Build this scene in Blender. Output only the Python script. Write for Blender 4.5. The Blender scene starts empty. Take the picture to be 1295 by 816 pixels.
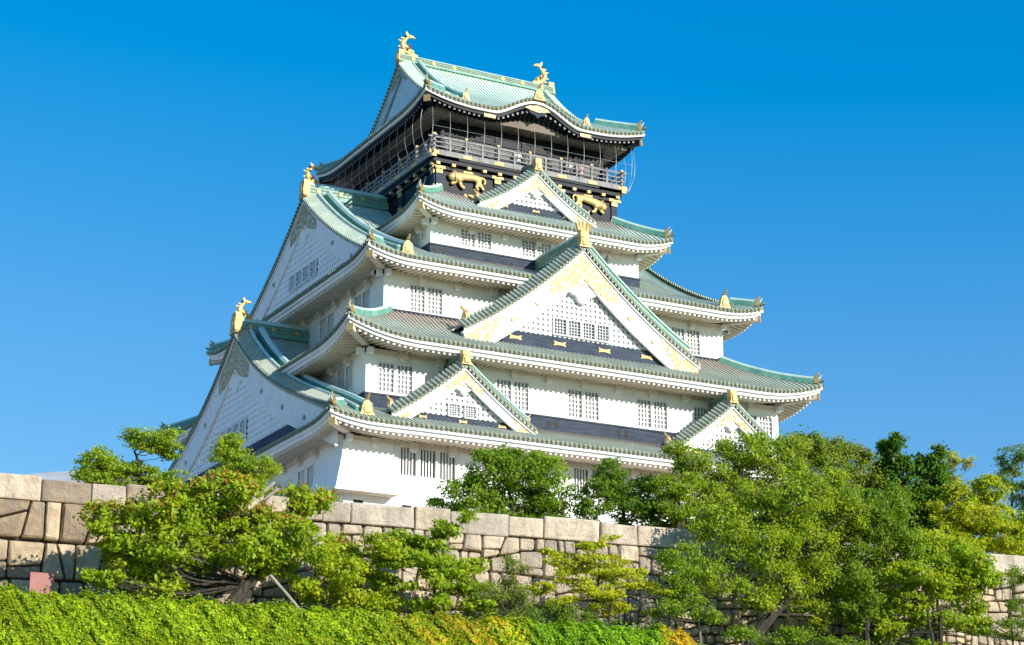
import bpy, bmesh, math, random
import numpy as np
from mathutils import Vector, Matrix
random.seed(7); RNG = np.random.default_rng(7)
scene = bpy.context.scene
COL = scene.collection
R = math.radians
pi = math.pi

# ---------------------------------------------------------------- camera
cam = bpy.data.cameras.new('camera'); cam_o = bpy.data.objects.new('camera', cam); COL.objects.link(cam_o)
cam.sensor_width = 36.0; cam.lens = 36.0 * 2529.95 / 1295.0
cam.clip_start = 0.5; cam.clip_end = 5000
ZC = 21.1                                   # castle datum above the lower ground
cam_o.location = (-60.259, -116.840, -19.40 + ZC)
cam_o.rotation_euler = (pi / 2 + 0.295034, 0, -0.495352)
scene.camera = cam_o

# ---------------------------------------------------------------- sky and sun
SUN_EL, SUN_AZ = R(22), R(25)               # azimuth measured from the castle's front (-Y) towards +X
sdir = Vector((math.sin(SUN_AZ) * math.cos(SUN_EL), -math.cos(SUN_AZ) * math.cos(SUN_EL), math.sin(SUN_EL)))
world = bpy.data.worlds.new('World'); scene.world = world; world.use_nodes = True
wn = world.node_tree; wn.nodes.clear()
wo = wn.nodes.new('ShaderNodeOutputWorld'); bg = wn.nodes.new('ShaderNodeBackground')
sky = wn.nodes.new('ShaderNodeTexSky'); sky.sky_type = 'NISHITA'; sky.sun_disc = False
sky.sun_elevation = SUN_EL; sky.sun_rotation = math.atan2(sdir.x, sdir.y)
sky.altitude = 200; sky.air_density = 1.0; sky.dust_density = 0.3; sky.ozone_density = 3.0
hs = wn.nodes.new('ShaderNodeHueSaturation'); hs.inputs['Saturation'].default_value = 1.35; hs.inputs['Value'].default_value = 1.0
wn.links.new(sky.outputs[0], hs.inputs['Color'])
sep = wn.nodes.new('ShaderNodeSeparateColor'); com = wn.nodes.new('ShaderNodeCombineColor'); wn.links.new(hs.outputs[0], sep.inputs[0])
m1 = wn.nodes.new('ShaderNodeMath'); m1.operation = 'MULTIPLY_ADD'; m1.inputs[1].default_value = 1.75; m1.inputs[2].default_value = -.37; m1.use_clamp = False
m2 = wn.nodes.new('ShaderNodeMath'); m2.operation = 'MAXIMUM'; m2.inputs[1].default_value = 0
m3 = wn.nodes.new('ShaderNodeMath'); m3.operation = 'MINIMUM'
wn.links.new(sep.outputs[0], m1.inputs[0]); wn.links.new(m1.outputs[0], m2.inputs[0]); wn.links.new(m2.outputs[0], m3.inputs[0]); wn.links.new(sep.outputs[0], m3.inputs[1])
def sky_curve(src, gain, power):
    p_ = wn.nodes.new('ShaderNodeMath'); p_.operation = 'POWER'; p_.inputs[1].default_value = power; wn.links.new(src, p_.inputs[0])
    q_ = wn.nodes.new('ShaderNodeMath'); q_.operation = 'MULTIPLY'; q_.inputs[1].default_value = gain; wn.links.new(p_.outputs[0], q_.inputs[0]); return q_.outputs[0]
g_out, b_out = sky_curve(sep.outputs[1], 1.135, .74), sky_curve(sep.outputs[2], 1.97, .48)
m4 = wn.nodes.new('ShaderNodeMath'); m4.operation = 'MINIMUM'; wn.links.new(m3.outputs[0], m4.inputs[0]); gr_ = wn.nodes.new('ShaderNodeMath'); gr_.operation = 'MULTIPLY'; gr_.inputs[1].default_value = .74; wn.links.new(g_out, gr_.inputs[0]); wn.links.new(gr_.outputs[0], m4.inputs[1])
wn.links.new(m4.outputs[0], com.inputs[0]); wn.links.new(g_out, com.inputs[1]); wn.links.new(b_out, com.inputs[2])
wn.links.new(com.outputs[0], bg.inputs['Color'])
bg.inputs['Strength'].default_value = 0.125
wn.links.new(bg.outputs[0], wo.inputs['Surface'])
sl = bpy.data.lights.new('sun', 'SUN'); so = bpy.data.objects.new('sun', sl); COL.objects.link(so)
sl.energy = 3.9; sl.angle = R(0.53); sl.color = (1.0, 0.95, 0.87)
so.rotation_euler = sdir.to_track_quat('Z', 'Y').to_euler(); so.location = (40, -80, 90)
vs = scene.view_settings
scene.display_settings.display_device = 'sRGB'
vs.view_transform = 'Standard'; vs.look = 'None'; vs.gamma = 1.0; vs.exposure = 0.7; vs.use_curve_mapping = False
scene.render.resolution_x, scene.render.resolution_y = 1024, 645
scene.cycles.max_bounces = 6

# ---------------------------------------------------------------- materials
MATS = {}
def newmat(name):
    m = bpy.data.materials.new(name); m.use_nodes = True; nt = m.node_tree; nt.nodes.clear()
    o = nt.nodes.new('ShaderNodeOutputMaterial'); b = nt.nodes.new('ShaderNodeBsdfPrincipled')
    nt.links.new(b.outputs[0], o.inputs[0]); MATS[name] = m
    return m, nt, b
def N(nt, t, **k):
    n = nt.nodes.new(t)
    for a, v in k.items(): setattr(n, a, v)
    return n
def noise(nt, scale, detail=4, rough=.55, coord='Object', vec=None, stretch=None):
    tc = N(nt, 'ShaderNodeTexCoord'); n = N(nt, 'ShaderNodeTexNoise')
    n.inputs['Scale'].default_value = scale; n.inputs['Detail'].default_value = detail; n.inputs['Roughness'].default_value = rough
    src = tc.outputs[coord]
    if stretch:
        mp = N(nt, 'ShaderNodeMapping'); mp.inputs['Scale'].default_value = stretch
        nt.links.new(src, mp.inputs[0]); src = mp.outputs[0]
    nt.links.new(src, n.inputs['Vector'])
    return n.outputs['Fac']
def ramp(nt, fac, stops):
    r = N(nt, 'ShaderNodeValToRGB'); nt.links.new(fac, r.inputs[0])
    e = r.color_ramp.elements
    while len(e) < len(stops): e.new(0.5)
    for i, (p, c) in enumerate(stops):
        e[i].position = p; e[i].color = (*c, 1) if len(c) == 3 else c
    return r.outputs[0]
def mix(nt, fac, a, b, mode='MIX'):
    m = N(nt, 'ShaderNodeMix', data_type='RGBA', blend_type=mode)
    for s, v in ((0, fac), (6, a), (7, b)):
        if hasattr(v, 'links'): nt.links.new(v, m.inputs[s])
        elif s == 0: m.inputs[0].default_value = v
        else: m.inputs[s].default_value = (*v, 1)
    return m.outputs[2]
def bump(nt, b, fac, strength, dist=.05):
    n = N(nt, 'ShaderNodeBump'); n.inputs['Strength'].default_value = strength; n.inputs['Distance'].default_value = dist
    nt.links.new(fac, n.inputs['Height']); nt.links.new(n.outputs[0], b.inputs['Normal'])
def simple(name, c1, c2, scale=2.0, rough=.7, metal=0.0, stretch=None, bumps=0, lo=.35, hi=.65):
    m, nt, b = newmat(name)
    f = noise(nt, scale, stretch=stretch)
    nt.links.new(ramp(nt, f, [(lo, c1), (hi, c2)]), b.inputs['Base Color'])
    b.inputs['Roughness'].default_value = rough; b.inputs['Metallic'].default_value = metal
    if bumps: bump(nt, b, noise(nt, scale * 6), bumps)
    return m
def wearmat(name, green, green2, brown, rough=.6, wl=.45, wh=.8):
    """copper tiles: verdigris low on the slope, browned where run-off from the wall above wets it"""
    m, nt, b = newmat(name)
    f = noise(nt, .9, 8, .68); g = ramp(nt, f, [(.36, green), (.64, green2)])
    fs = noise(nt, 7.0, 3); g = mix(nt, ramp(nt, fs, [(.35, (0, 0, 0)), (.75, (.45, .45, .45))]), g, brown)
    at = N(nt, 'ShaderNodeAttribute', attribute_name='wear')
    ad = N(nt, 'ShaderNodeMath', operation='ADD'); nt.links.new(at.outputs['Fac'], ad.inputs[0])
    ml = N(nt, 'ShaderNodeMath', operation='MULTIPLY_ADD'); nt.links.new(noise(nt, 1.6, 4), ml.inputs[0]); ml.inputs[1].default_value = .5; ml.inputs[2].default_value = -.25
    nt.links.new(ml.outputs[0], ad.inputs[1])
    w = ramp(nt, ad.outputs[0], [(wl, (0, 0, 0)), (wh, (1, 1, 1))])
    nt.links.new(mix(nt, w, g, brown), b.inputs['Base Color'])
    b.inputs['Roughness'].default_value = rough
    bump(nt, b, fs, .25)
    return m
m, nt, b = newmat('plaster')
c0 = ramp(nt, noise(nt, .7), [(.25, (.79, .775, .735)), (.6, (.86, .85, .82))])
st_ = ramp(nt, noise(nt, 1.6, 6, .65, stretch=(1, 1, .10)), [(.55, (0, 0, 0)), (.80, (.58, .58, .58))])
nt.links.new(mix(nt, st_, c0, (.58, .56, .51)), b.inputs['Base Color']); b.inputs['Roughness'].default_value = .88
simple('plaster_trim', (.74, .73, .70), (.82, .81, .79), 1.2, .85)
simple('plaster_warm_bounce', (.66, .555, .42), (.74, .65, .52), 1.0, .85)  # white plaster with the warm bounce light under eaves put into its colour
wearmat('tile_top', (.52, .66, .53), (.62, .74, .61), (.48, .55, .44), wl=1.5, wh=2)
wearmat('tile_mid', (.39, .50, .40), (.53, .63, .52), (.33, .29, .245), wl=.5, wh=.85)
wearmat('tile_low', (.36, .42, .315), (.50, .55, .43), (.33, .275, .22), wl=.46, wh=.85)
simple('tile_end', (.15, .165, .10), (.27, .285, .18), 3.0, .65)
simple('ridge_green', (.08, .25, .185), (.16, .36, .28), 1.5, .5)
simple('ridge_cap', (.40, .58, .49), (.54, .69, .60), 1.5, .5)
simple('ridge_dark', (.05, .07, .06), (.16, .18, .15), 1.5, .6)
simple('gold', (.47, .32, .11), (.64, .47, .21), 6.0, .42, .4, bumps=.5)
m, nt, b = newmat('gold_plate')       # pierced and chased gilt fittings
vor = N(nt, 'ShaderNodeTexVoronoi'); vor.inputs['Scale'].default_value = 5.5; tc = N(nt, 'ShaderNodeTexCoord'); nt.links.new(tc.outputs['Object'], vor.inputs['Vector'])
nt.links.new(ramp(nt, vor.outputs['Distance'], [(.1, (.43, .315, .15)), (.5, (.29, .19, .07)), (.72, (.58, .49, .34))]), b.inputs['Base Color'])
b.inputs['Metallic'].default_value = .3; b.inputs['Roughness'].default_value = .5
bump(nt, b, vor.outputs['Distance'], .6, .04)
simple('black_lacquer', (.005, .007, .013), (.011, .014, .023), 2.0, .5)
simple('dark_band', (.034, .045, .066), (.060, .074, .104), 1.2, .75, stretch=(1, 1, 6))
simple('soffit_brown', (.16, .125, .095), (.21, .17, .13), .8, .8)
simple('grey_wood', (.20, .19, .18), (.31, .295, .28), 2.5, .7)
simple('upper_wall', (.10, .10, .105), (.16, .155, .15), 1.2, .7)
simple('opening_black', (.006, .006, .008), (.012, .012, .014), 2, .5)
simple('window_dark', (.055, .06, .065), (.09, .095, .10), 2, .3)
simple('window_screen', (.19, .20, .20), (.26, .265, .26), 2, .5)
simple('window_bar', (.70, .70, .68), (.78, .78, .76), 3, .7)
simple('lattice_back', (.34, .34, .35), (.42, .42, .43), 2, .8)
simple('wire', (.45, .46, .47), (.56, .57, .58), 2, .5, .2)
simple('gable_skylit_teal', (.40, .54, .58), (.52, .64, .68), 1.5, .6)  # pale teal gable boards, with the skylight's blue put into the colour
simple('relief_teal', (.25, .45, .45), (.40, .60, .58), 3, .4, .3)
simple('bark', (.028, .022, .016), (.075, .060, .045), 6, .95, stretch=(1, 1, .25), bumps=.8)
simple('bark_pale', (.16, .14, .12), (.30, .27, .23), 6, .95, stretch=(1, 1, .25), bumps=.8)
simple('pole_wood', (.24, .21, .155), (.38, .34, .26), 4, .85, stretch=(1, 1, .2))
simple('sign_pink', (.34, .135, .115), (.40, .17, .145), 2, .6)
simple('steel', (.30, .30, .30), (.4, .4, .4), 3, .5, .6)
simple('grey_roof', (.30, .31, .32), (.40, .41, .42), .8, .8)
simple('hedge_core', (.02, .04, .008), (.05, .085, .015), 6, .95, bumps=.8)
simple('gravel', (.42, .38, .32), (.54, .49, .42), 3, .95, bumps=.4)
simple('earth', (.10, .085, .055), (.19, .16, .11), 1.5, .95, bumps=.6)
simple('skin', (.55, .36, .27), (.60, .40, .30), 5, .6)
for nm, c in dict(shirt_white=(.75, .74, .72), shirt_pink=(.70, .42, .42), shirt_blue=(.15, .25, .5), shirt_grey=(.3, .3, .32), hair=(.02, .016, .014)).items():
    simple(nm, tuple(x * .9 for x in c), c, 8, .8)
for q_ in ('black_lacquer', 'dark_band', 'opening_black'): [n for n in MATS[q_].node_tree.nodes if n.type == 'BSDF_PRINCIPLED'][0].inputs['Specular IOR Level'].default_value = .15
# grass / ground
m, nt, b = newmat('ground_cover')
f = noise(nt, 1.3, 6)
nt.links.new(ramp(nt, f, [(.3, (.05, .08, .02)), (.55, (.09, .13, .035)), (.75, (.17, .15, .08))]), b.inputs['Base Color'])
b.inputs['Roughness'].default_value = .95; bump(nt, b, noise(nt, 9), .8, .1)
# stone: colour per block comes from the stone itself
m, nt, b = newmat('stone')
at = N(nt, 'ShaderNodeAttribute', attribute_name='Col')
c = mix(nt, ramp(nt, noise(nt, 1.1, 7, .65), [(.38, (.62, .60, .58)), (.62, (1.12, 1.10, 1.06))]), (0, 0, 0), at.outputs['Color'], 'MIX')
mm = N(nt, 'ShaderNodeMix', data_type='RGBA', blend_type='MULTIPLY'); mm.inputs[0].default_value = 1
nt.links.new(at.outputs['Color'], mm.inputs[6]); nt.links.new(ramp(nt, noise(nt, 1.1, 7, .65), [(.34, (.80, .755, .70)), (.60, (1.28, 1.22, 1.12))]), mm.inputs[7])
lich = ramp(nt, noise(nt, 3.2, 8, .7), [(.54, (0, 0, 0)), (.70, (.45, .45, .45))])
streak = ramp(nt, noise(nt, 2.2, 5, .6, stretch=(1, 1, .18)), [(.50, (0, 0, 0)), (.72, (.65, .65, .65))])
cc = mix(nt, lich, mm.outputs[2], (.20, .185, .16)); cc = mix(nt, streak, cc, (.24, .21, .18))
nt.links.new(cc, b.inputs['Base Color']); b.inputs['Roughness'].default_value = .92
bump(nt, b, noise(nt, 4, 9, .75), 1.0, .16)
simple('pale_stone', (.40, .36, .30), (.50, .45, .38), .7, .9, bumps=.5)
simple('joint_dark', (.035, .03, .025), (.07, .06, .05), 4, .95)
# leaves: colour of each leaf is its own, light passes through it
m, nt, b = newmat('leaf')
at = N(nt, 'ShaderNodeAttribute', attribute_name='Col')
nt.links.new(at.outputs['Color'], b.inputs['Base Color']); b.inputs['Roughness'].default_value = .5
b.inputs['Specular IOR Level'].default_value = .25
tr = N(nt, 'ShaderNodeBsdfTranslucent'); ms = N(nt, 'ShaderNodeMixShader'); ms.inputs[0].default_value = .48
br = N(nt, 'ShaderNodeMix', data_type='RGBA', blend_type='MULTIPLY'); br.inputs[0].default_value = 1; br.inputs[7].default_value = (1.5, 1.4, .6, 1)
nt.links.new(at.outputs['Color'], br.inputs[6]); nt.links.new(br.outputs[2], tr.inputs['Color'])
nt.links.new(b.outputs[0], ms.inputs[1]); nt.links.new(tr.outputs[0], ms.inputs[2])
nt.links.new(ms.outputs[0], [n for n in nt.nodes if n.type == 'OUTPUT_MATERIAL'][0].inputs[0])

# ---------------------------------------------------------------- helpers
KB = 3.0                                    # castle wall foot in castle coordinates; the keep's Empty stands there
class MB:
    def __init__(s): s.v = []; s.f = []; s.m = []; s.mats = []; s.w = {}; s.c = {}
    def mi(s, mat):
        if mat not in s.mats: s.mats.append(mat)
        return s.mats.index(mat)
    def face(s, pts, mat, wear=None):
        i = len(s.v); s.v.extend(tuple(p) for p in pts); s.f.append(tuple(range(i, i + len(pts)))); s.m.append(s.mi(mat))
        if wear is not None:
            for k, w in enumerate(wear): s.w[i + k] = w
    def grid(s, rows, mat, wear=None, closed=False):
        n = len(rows[0]); i = len(s.v); k = s.mi(mat)
        for r_ in rows: s.v.extend(tuple(p) for p in r_)
        if wear is not None:
            for a, w in enumerate(wear):
                for b_ in range(n): s.w[i + a * n + b_] = w if not hasattr(w, '__len__') else w[b_]
        m_ = n if closed else n - 1
        for a in range(len(rows) - 1):
            for b_ in range(m_):
                c_ = (b_ + 1) % n
                s.f.append((i + a * n + b_, i + a * n + c_, i + (a + 1) * n + c_, i + (a + 1) * n + b_)); s.m.append(k)
    def box(s, c, ax, ay, az, mat):
        c = Vector(c); ax, ay, az = Vector(ax), Vector(ay), Vector(az)
        p = [c + sx * ax + sy * ay + sz * az for sz in (-1, 1) for sx, sy in ((-1, -1), (1, -1), (1, 1), (-1, 1))]
        i = len(s.v); s.v.extend(tuple(q) for q in p); k = s.mi(mat)
        for f in ((3, 2, 1, 0), (4, 5, 6, 7), (0, 1, 5, 4), (1, 2, 6, 5), (2, 3, 7, 6), (3, 0, 4, 7)):
            s.f.append(tuple(i + a for a in f)); s.m.append(k)
    def hexa(s, p, mat):                    # 8 points: 4 of one end, 4 of the other
        i = len(s.v); s.v.extend(tuple(q) for q in p); k = s.mi(mat)
        for f in ((3, 2, 1, 0), (4, 5, 6, 7), (0, 1, 5, 4), (1, 2, 6, 5), (2, 3, 7, 6), (3, 0, 4, 7)):
            s.f.append(tuple(i + a for a in f)); s.m.append(k)
    def sweep(s, path, prof, mat, side=None, caps=True, closed=True, up=(0, 0, 1)):
        path = [Vector(p) for p in path]; rows = []
        for i, p in enumerate(path):
            t = (path[min(i + 1, len(path) - 1)] - path[max(i - 1, 0)]).normalized()
            sd = Vector(side) if side else t.cross(Vector(up)).normalized()
            u_ = sd.cross(t).normalized()
            rows.append([p + sd * a + u_ * b_ for a, b_ in prof])
        s.grid(rows, mat, closed=closed)
        if caps: s.face(rows[0], mat); s.face(rows[-1][::-1], mat)
    def tube(s, path, rad, mat, n=6, caps=True):
        path = [Vector(p) for p in path]; rows = []; ref = Vector((.31, .17, .93))
        for i, p in enumerate(path):
            t = (path[min(i + 1, len(path) - 1)] - path[max(i - 1, 0)]).normalized()
            a = t.cross(ref); a = a.normalized() if a.length > 1e-4 else Vector((1, 0, 0)); b_ = t.cross(a)
            r_ = rad[i] if hasattr(rad, '__len__') else rad
            rows.append([p + (a * math.cos(2 * pi * k / n) + b_ * math.sin(2 * pi * k / n)) * r_ for k in range(n)])
        s.grid(rows, mat, closed=True)
        if caps: s.face(rows[0], mat); s.face(rows[-1][::-1], mat)
    def prism(s, outline, fn, d0, d1, mat):  # outline 2D, fn(a,b,d)->3D
        A_ = [fn(a, b_, d0) for a, b_ in outline]; B_ = [fn(a, b_, d1) for a, b_ in outline]
        s.face(A_, mat); s.face(B_[::-1], mat); s.grid([A_, B_], mat, closed=True)
    def build(s, name, parent=None, off=None, smooth=False):
        me = bpy.data.meshes.new(name)
        o_ = (0, 0, 0)
        if parent:
            root_ = parent
            while root_.parent: root_ = root_.parent
            o_ = (0, 0, KB) if root_ is keep else tuple(root_.location)
        me.from_pydata([(a - o_[0], b_ - o_[1], c_ - o_[2]) for a, b_, c_ in s.v], [], s.f)
        for q in s.mats: me.materials.append(MATS[q])
        me.polygons.foreach_set('material_index', s.m)
        if s.w:
            at_ = me.attributes.new('wear', 'FLOAT', 'POINT'); arr = np.zeros(len(s.v), 'f')
            for k_, w in s.w.items(): arr[k_] = w
            at_.data.foreach_set('value', arr)
        if smooth: me.polygons.foreach_set('use_smooth', [True] * len(me.polygons))
        me.update()
        ob = bpy.data.objects.new(name, me); COL.objects.link(ob)
        if parent: ob.parent = parent
        return ob
def empty(name, loc, label, cat, group=None):
    o = bpy.data.objects.new(name, None); o.location = loc; o.empty_display_size = .5; COL.objects.link(o)
    o['label'] = label; o['category'] = cat
    if group: o['group'] = group
    return o
def tag(o, label, cat, group=None):
    o['label'] = label; o['category'] = cat
    if group: o['group'] = group
    return o
KOFF = (0, 0, KB)

# ---------------------------------------------------------------- the castle keep (castle coordinates, front = -Y, left = -X)
keep = empty('castle_keep', (0, 0, KB + ZC), 'white five storey castle keep with green copper roofs and gilt gable fittings', 'castle')
def P(side, l, o, z):
    return ((l, -o, z), (o, l, z), (-l, o, z), (-o, -l, z))[side]
def polyprof(pts, deg=3):
    c = np.polyfit([p[0] for p in pts], [p[1] for p in pts], min(deg, len(pts) - 1))
    c = [float(x) for x in c]
    def f(d):
        r_ = 0.0
        for x in c: r_ = r_ * d + x
        return r_
    return f
PROF = {1: polyprof([(0, 7.80), (3.77, 9.55), (7.7, 10.95), (10.3, 12.1), (13, 13.6), (15.9, 15.5), (18.27, 17.4)]),
        2: polyprof([(0, 13.47), (2, 14.5), (4.5, 16.2)], 2),
        3: polyprof([(0, 19.42), (3.57, 21.0), (5, 21.7), (7, 22.75), (9.5, 24.27), (11.7, 25.95), (13.77, 27.5)]),
        4: polyprof([(0, 24.40), (1.5, 25.3), (3, 26.45)], 2),
        5: polyprof([(0, 32.47), (2, 33.45), (5.5, 35.75), (7, 36.85), (8, 37.75), (9, 38.85)])}
PITCH = .31; RPITCH = .36
class Roof: pass
def make_roof(k, A, B, run, rise, Lr, wA, wB, tile, xg=None, gw=None, lw=None, bumpf=None, dark=False, part='tiled_roof'):
    prof = PROF[k]; T = Roof(); T.A, T.B, T.prof, T.run = A, B, prof, run
    def WO(side): return (A, B) if side % 2 == 0 else (B, A)
    def upt(c, d): return rise * max(0, 1 - max(c, 0) / Lr) ** 2.2 * max(0, 1 - max(d, 0) / 5) ** 1.4
    def zs(side, l, d):
        W, O = WO(side)
        z = prof(d) + upt((W - d) - abs(l), d)
        if bumpf and side % 2 == 0 and abs(l) < 4: z = max(z, prof(0) + bumpf(l) + .02 * d)
        return z
    T.zs = zs
    def S(side, l, d):
        W, O = WO(side); return P(side, l, O - d, zs(side, l, d))
    def dtop(side, l):
        W, O = WO(side); a = abs(l)
        if xg is None: return min(run, W - a)
        if side % 2 == 0:
            if a <= xg: return B if a >= lw else run
            return W - a
        return min(A - gw, W - a)
    mb = MB(); END = [MB() for _ in range(4)]; wearN = run
    for side in range(4):
        ends = END[side]; W, O = WO(side); n = int(W / PITCH)
        for j in range(-n, n + 1):
            l = j * PITCH; dt = dtop(side, l)
            if dt < .12: continue
            h = PITCH / 2; nd = max(3, int(dt / .8) + 2)
            rows = []; wr = []
            da, db = dtop(side, l - h), dtop(side, l + h)
            if abs(da - db) > 3: da = db = dt
            for i in range(nd):
                t = i / (nd - 1)
                rows.append([S(side, l - h, t * max(da, 0.01) - .1), S(side, l + h, t * max(db, 0.01) - .1)])
                wr.append((t * dt / wearN) if dt <= run + .2 else min(t * dt / wearN, .55))
            mb.grid(rows, tile, wear=wr)
            rib = []; r_ = .08
            for i in range(nd):
                d = -.12 + (dt + .12) * i / (nd - 1); z = zs(side, l, d)
                rib.append([P(side, l + a, O - d, z + b_) for a, b_ in ((-r_, -.02), (-.65 * r_, .066), (.65 * r_, .066), (r_, -.02))])
            mb.grid(rib, tile, wear=wr)
            z = zs(side, l, -.12)
            ends.face([P(side, l + .098 * math.cos(q * pi / 4 + .39), O + .14, z + .02 + .098 * math.sin(q * pi / 4 + .39)) for q in range(8)], 'tile_end')
            ends.face([P(side, l - .155, O + .08, z - .02), P(side, l + .155, O + .08, z - .02), P(side, l + .09, O + .08, z - .14), P(side, l - .09, O + .08, z - .14)], 'tile_end')
    T.obj = mb.build(part, keep, KOFF)
    for e_ in END: e_.build('eave_tile_ends', T.obj)
    # boards under the tiles
    fa = MB()
    fm, fm2 = ('plaster_trim', 'plaster_trim') if not dark else ('plaster_trim', 'black_lacquer')
    for side in range(4):
        W, O = WO(side); ns = 90
        ls = [-W + 2 * W * i / ns for i in range(ns + 1)]
        for ins, zt, zb, th, mt in ((.0, -.20, -.37, .25, fm), (.14, -.37, -.60, .20, fm2), (.02, .03, -.20, .3, 'tile_end')):
            f1 = [P(side, l * (W - ins) / W, O - ins, zs(side, l, 0) + zt) for l in ls]
            f2 = [P(side, l * (W - ins) / W, O - ins, zs(side, l, 0) + zb) for l in ls]
            f3 = [P(side, l * (W - ins - th) / W, O - ins - th, zs(side, l, 0) + zb) for l in ls]
            fa.grid([f1, f2, f3], mt)
    fa.build('eave_boards', T.obj)
    # rafters and soffit
    ra = MB(); sf = MB(); rm = 'plaster_warm_bounce' if not dark else 'black_lacquer'
    def zr(side, l, ins):
        W, O = WO(side)
        bb = (zs(side, l, 0) - prof(0) - upt(W - abs(l), 0)) if bumpf and side % 2 == 0 else 0
        return prof(0) - .60 + upt((W - ins) - abs(l), ins) + .10 * ins + bb * max(0, 1 - ins / 1.6)
    T.zr = zr
    for side in range(4):
        W, O = WO(side); ow = (wB, wA)[side % 2]; dep = O - ow
        n = int((W - .25) / RPITCH)
        for j in range(-n, n + 1):
            l = j * RPITCH; i0, i1 = .24, min(dep + .05, W - abs(l))
            if i1 - i0 < .1: continue
            im = (i0 + i1) / 2; w_ = .075
            if dark: i1 = min(i1, .95)
            im = (i0 + i1) / 2
            st = [(i0, zr(side, l, i0)), (im, zr(side, l, im)), (i1, zr(side, l, i1))]
            rows = [[P(side, l - w_, O - i_, z_), P(side, l + w_, O - i_, z_), P(side, l + w_, O - i_, z_ - .17), P(side, l - w_, O - i_, z_ - .17)] for i_, z_ in st]
            ra.grid(rows, rm, closed=True); ra.face(rows[0], 'plaster_trim' if not dark else 'grey_wood')
        if dark:                            # boarded ceiling over the veranda, closing up under the bow gable
            zc = prof(0) - .66; tt_ = [-1 + i / 45 for i in range(91)]
            r0_ = [P(side, t * (W - .9), O - .9, zr(side, t * (W - .9), .9) - .05) for t in tt_]
            r1_ = [P(side, t * (W - .92), O - .92, zc - .02) for t in tt_]
            r2_ = [P(side, t * (W - dep), O - dep - .1, zc) for t in tt_]
            sf.grid([r0_, r1_, r2_], 'soffit_brown')
            sf.grid([[P(side, t * (W - ins), O - ins, zr(side, t * (W - ins), ins) - .03) for t in tt_] for ins in (.2, .55, .92)], 'black_lacquer')
            for q in range(-7, 8):
                l = q * W / 8.2
                sf.sweep([P(side, l, O - .95, zc - .02), P(side, l, O - dep, zc - .02)], [(-.03, -.04), (-.03, .02), (.03, .02), (.03, -.04)], 'grey_wood')
            continue
        rows = []
        for q in range(7):
            ins = .2 + (dep - .1) * q / 6
            rows.append([P(side, t * (W - ins), O - ins, zr(side, t * (W - ins), ins) - .03) for t in [-1 + i / 30 for i in range(61)]])
        sf.grid(rows, 'plaster_warm_bounce')
    ra.build('rafters', T.obj); sf.build('soffit', T.obj)
    # hip ridges, their gilt end tiles and the corner rafters
    dh = run if xg is None else A - xg + .3
    for sx in (-1, 1):
        for sy in (-1, 1):
            hb = MB()
            pth = []
            for i in range(9):
                d = .3 + (dh - .3) * i / 8
                pth.append((sx * (A - d), sy * (B - d), zs(0, A - d, d)))
            hb.sweep(pth, [(-.2, -.05), (-.17, .28), (.17, .28), (.2, -.05)], 'ridge_green')
            hb.sweep(pth, [(-.15, .28), (-.11, .42), (.11, .42), (.15, .28)], 'ridge_cap')
            # thorn tile at the very tip
            e0 = Vector((sx * (A - .3), sy * (B - .3), zs(0, A - .3, .3) + .3)); dg = Vector((sx, sy, 0)).normalized()
            hb.tube([e0 - Vector((0, 0, .1)), e0 + dg * .22 + Vector((0, 0, .02)), e0 + dg * .38 + Vector((0, 0, .24))], [.09, .07, .03], 'ridge_cap')
            hb.sweep([e0 + dg * .1 - Vector((0, 0, .28)), e0 + dg * .55 - Vector((0, 0, .16))], [(-.13, -.04), (-.1, .08), (.1, .08), (.13, -.04)], 'tile_end')
            h_o = hb.build('hip_ridge', T.obj)
            og = MB(); oni(og, e0 + dg * .05 - Vector((0, 0, .34)), dg, .46, .66)
            og.build('gilt_end_tile', h_o)
            cr = MB(); a0 = Vector((sx * (A - .22), sy * (B - .22), zr(0, A - .22, .22) - .02)); dw = min(A - wA, B - wB)
            a1 = Vector((sx * (A - dw), sy * (B - dw), zr(0, A - dw, dw) - .02))
            cr.sweep([a0, a1], [(-.2, -.36), (-.2, 0), (.2, 0), (.2, -.36)], rm)
            sd = Vector((-dg.y, dg.x, 0))
            cr.box(a0 + dg * .03 + Vector((0, 0, -.2)), dg * .05, sd * .21, (0, 0, .22), 'gold')
            cr.build('corner_rafter', T.obj)
    return T
def oni(mb, base, out, w, h, mat='gold', horn=True):
    """gilt demon-tile: flared shield with a bead and an up-curved roll on top"""
    out = Vector(out).normalized(); sd = Vector((-out.y, out.x, 0)).normalized(); up = Vector((0, 0, 1)); base = Vector(base)
    ol = [(-.62, 0), (-.46, .16), (-.40, .45), (-.30, .70), (-.12, .84), (0, .88), (.12, .84), (.30, .70), (.40, .45), (.46, .16), (.62, 0)]
    fn = lambda a, b_, d: tuple(base + sd * a * w + up * b_ * h + out * d)
    mb.prism(ol, fn, -.14, .10, mat)
    mb.prism([(-.25, .12), (-.28, .4), (-.15, .62), (.15, .62), (.28, .4), (.25, .12)], fn, .10, .17, mat)
    if horn:
        t0 = base + up * .86 * h
        mb.tube([t0 - out * .25 * w, t0 + out * .2 * w + up * .10 * h, t0 + out * .42 * w + up * .32 * h], [.10 * w, .12 * w, .09 * w], mat)

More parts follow.
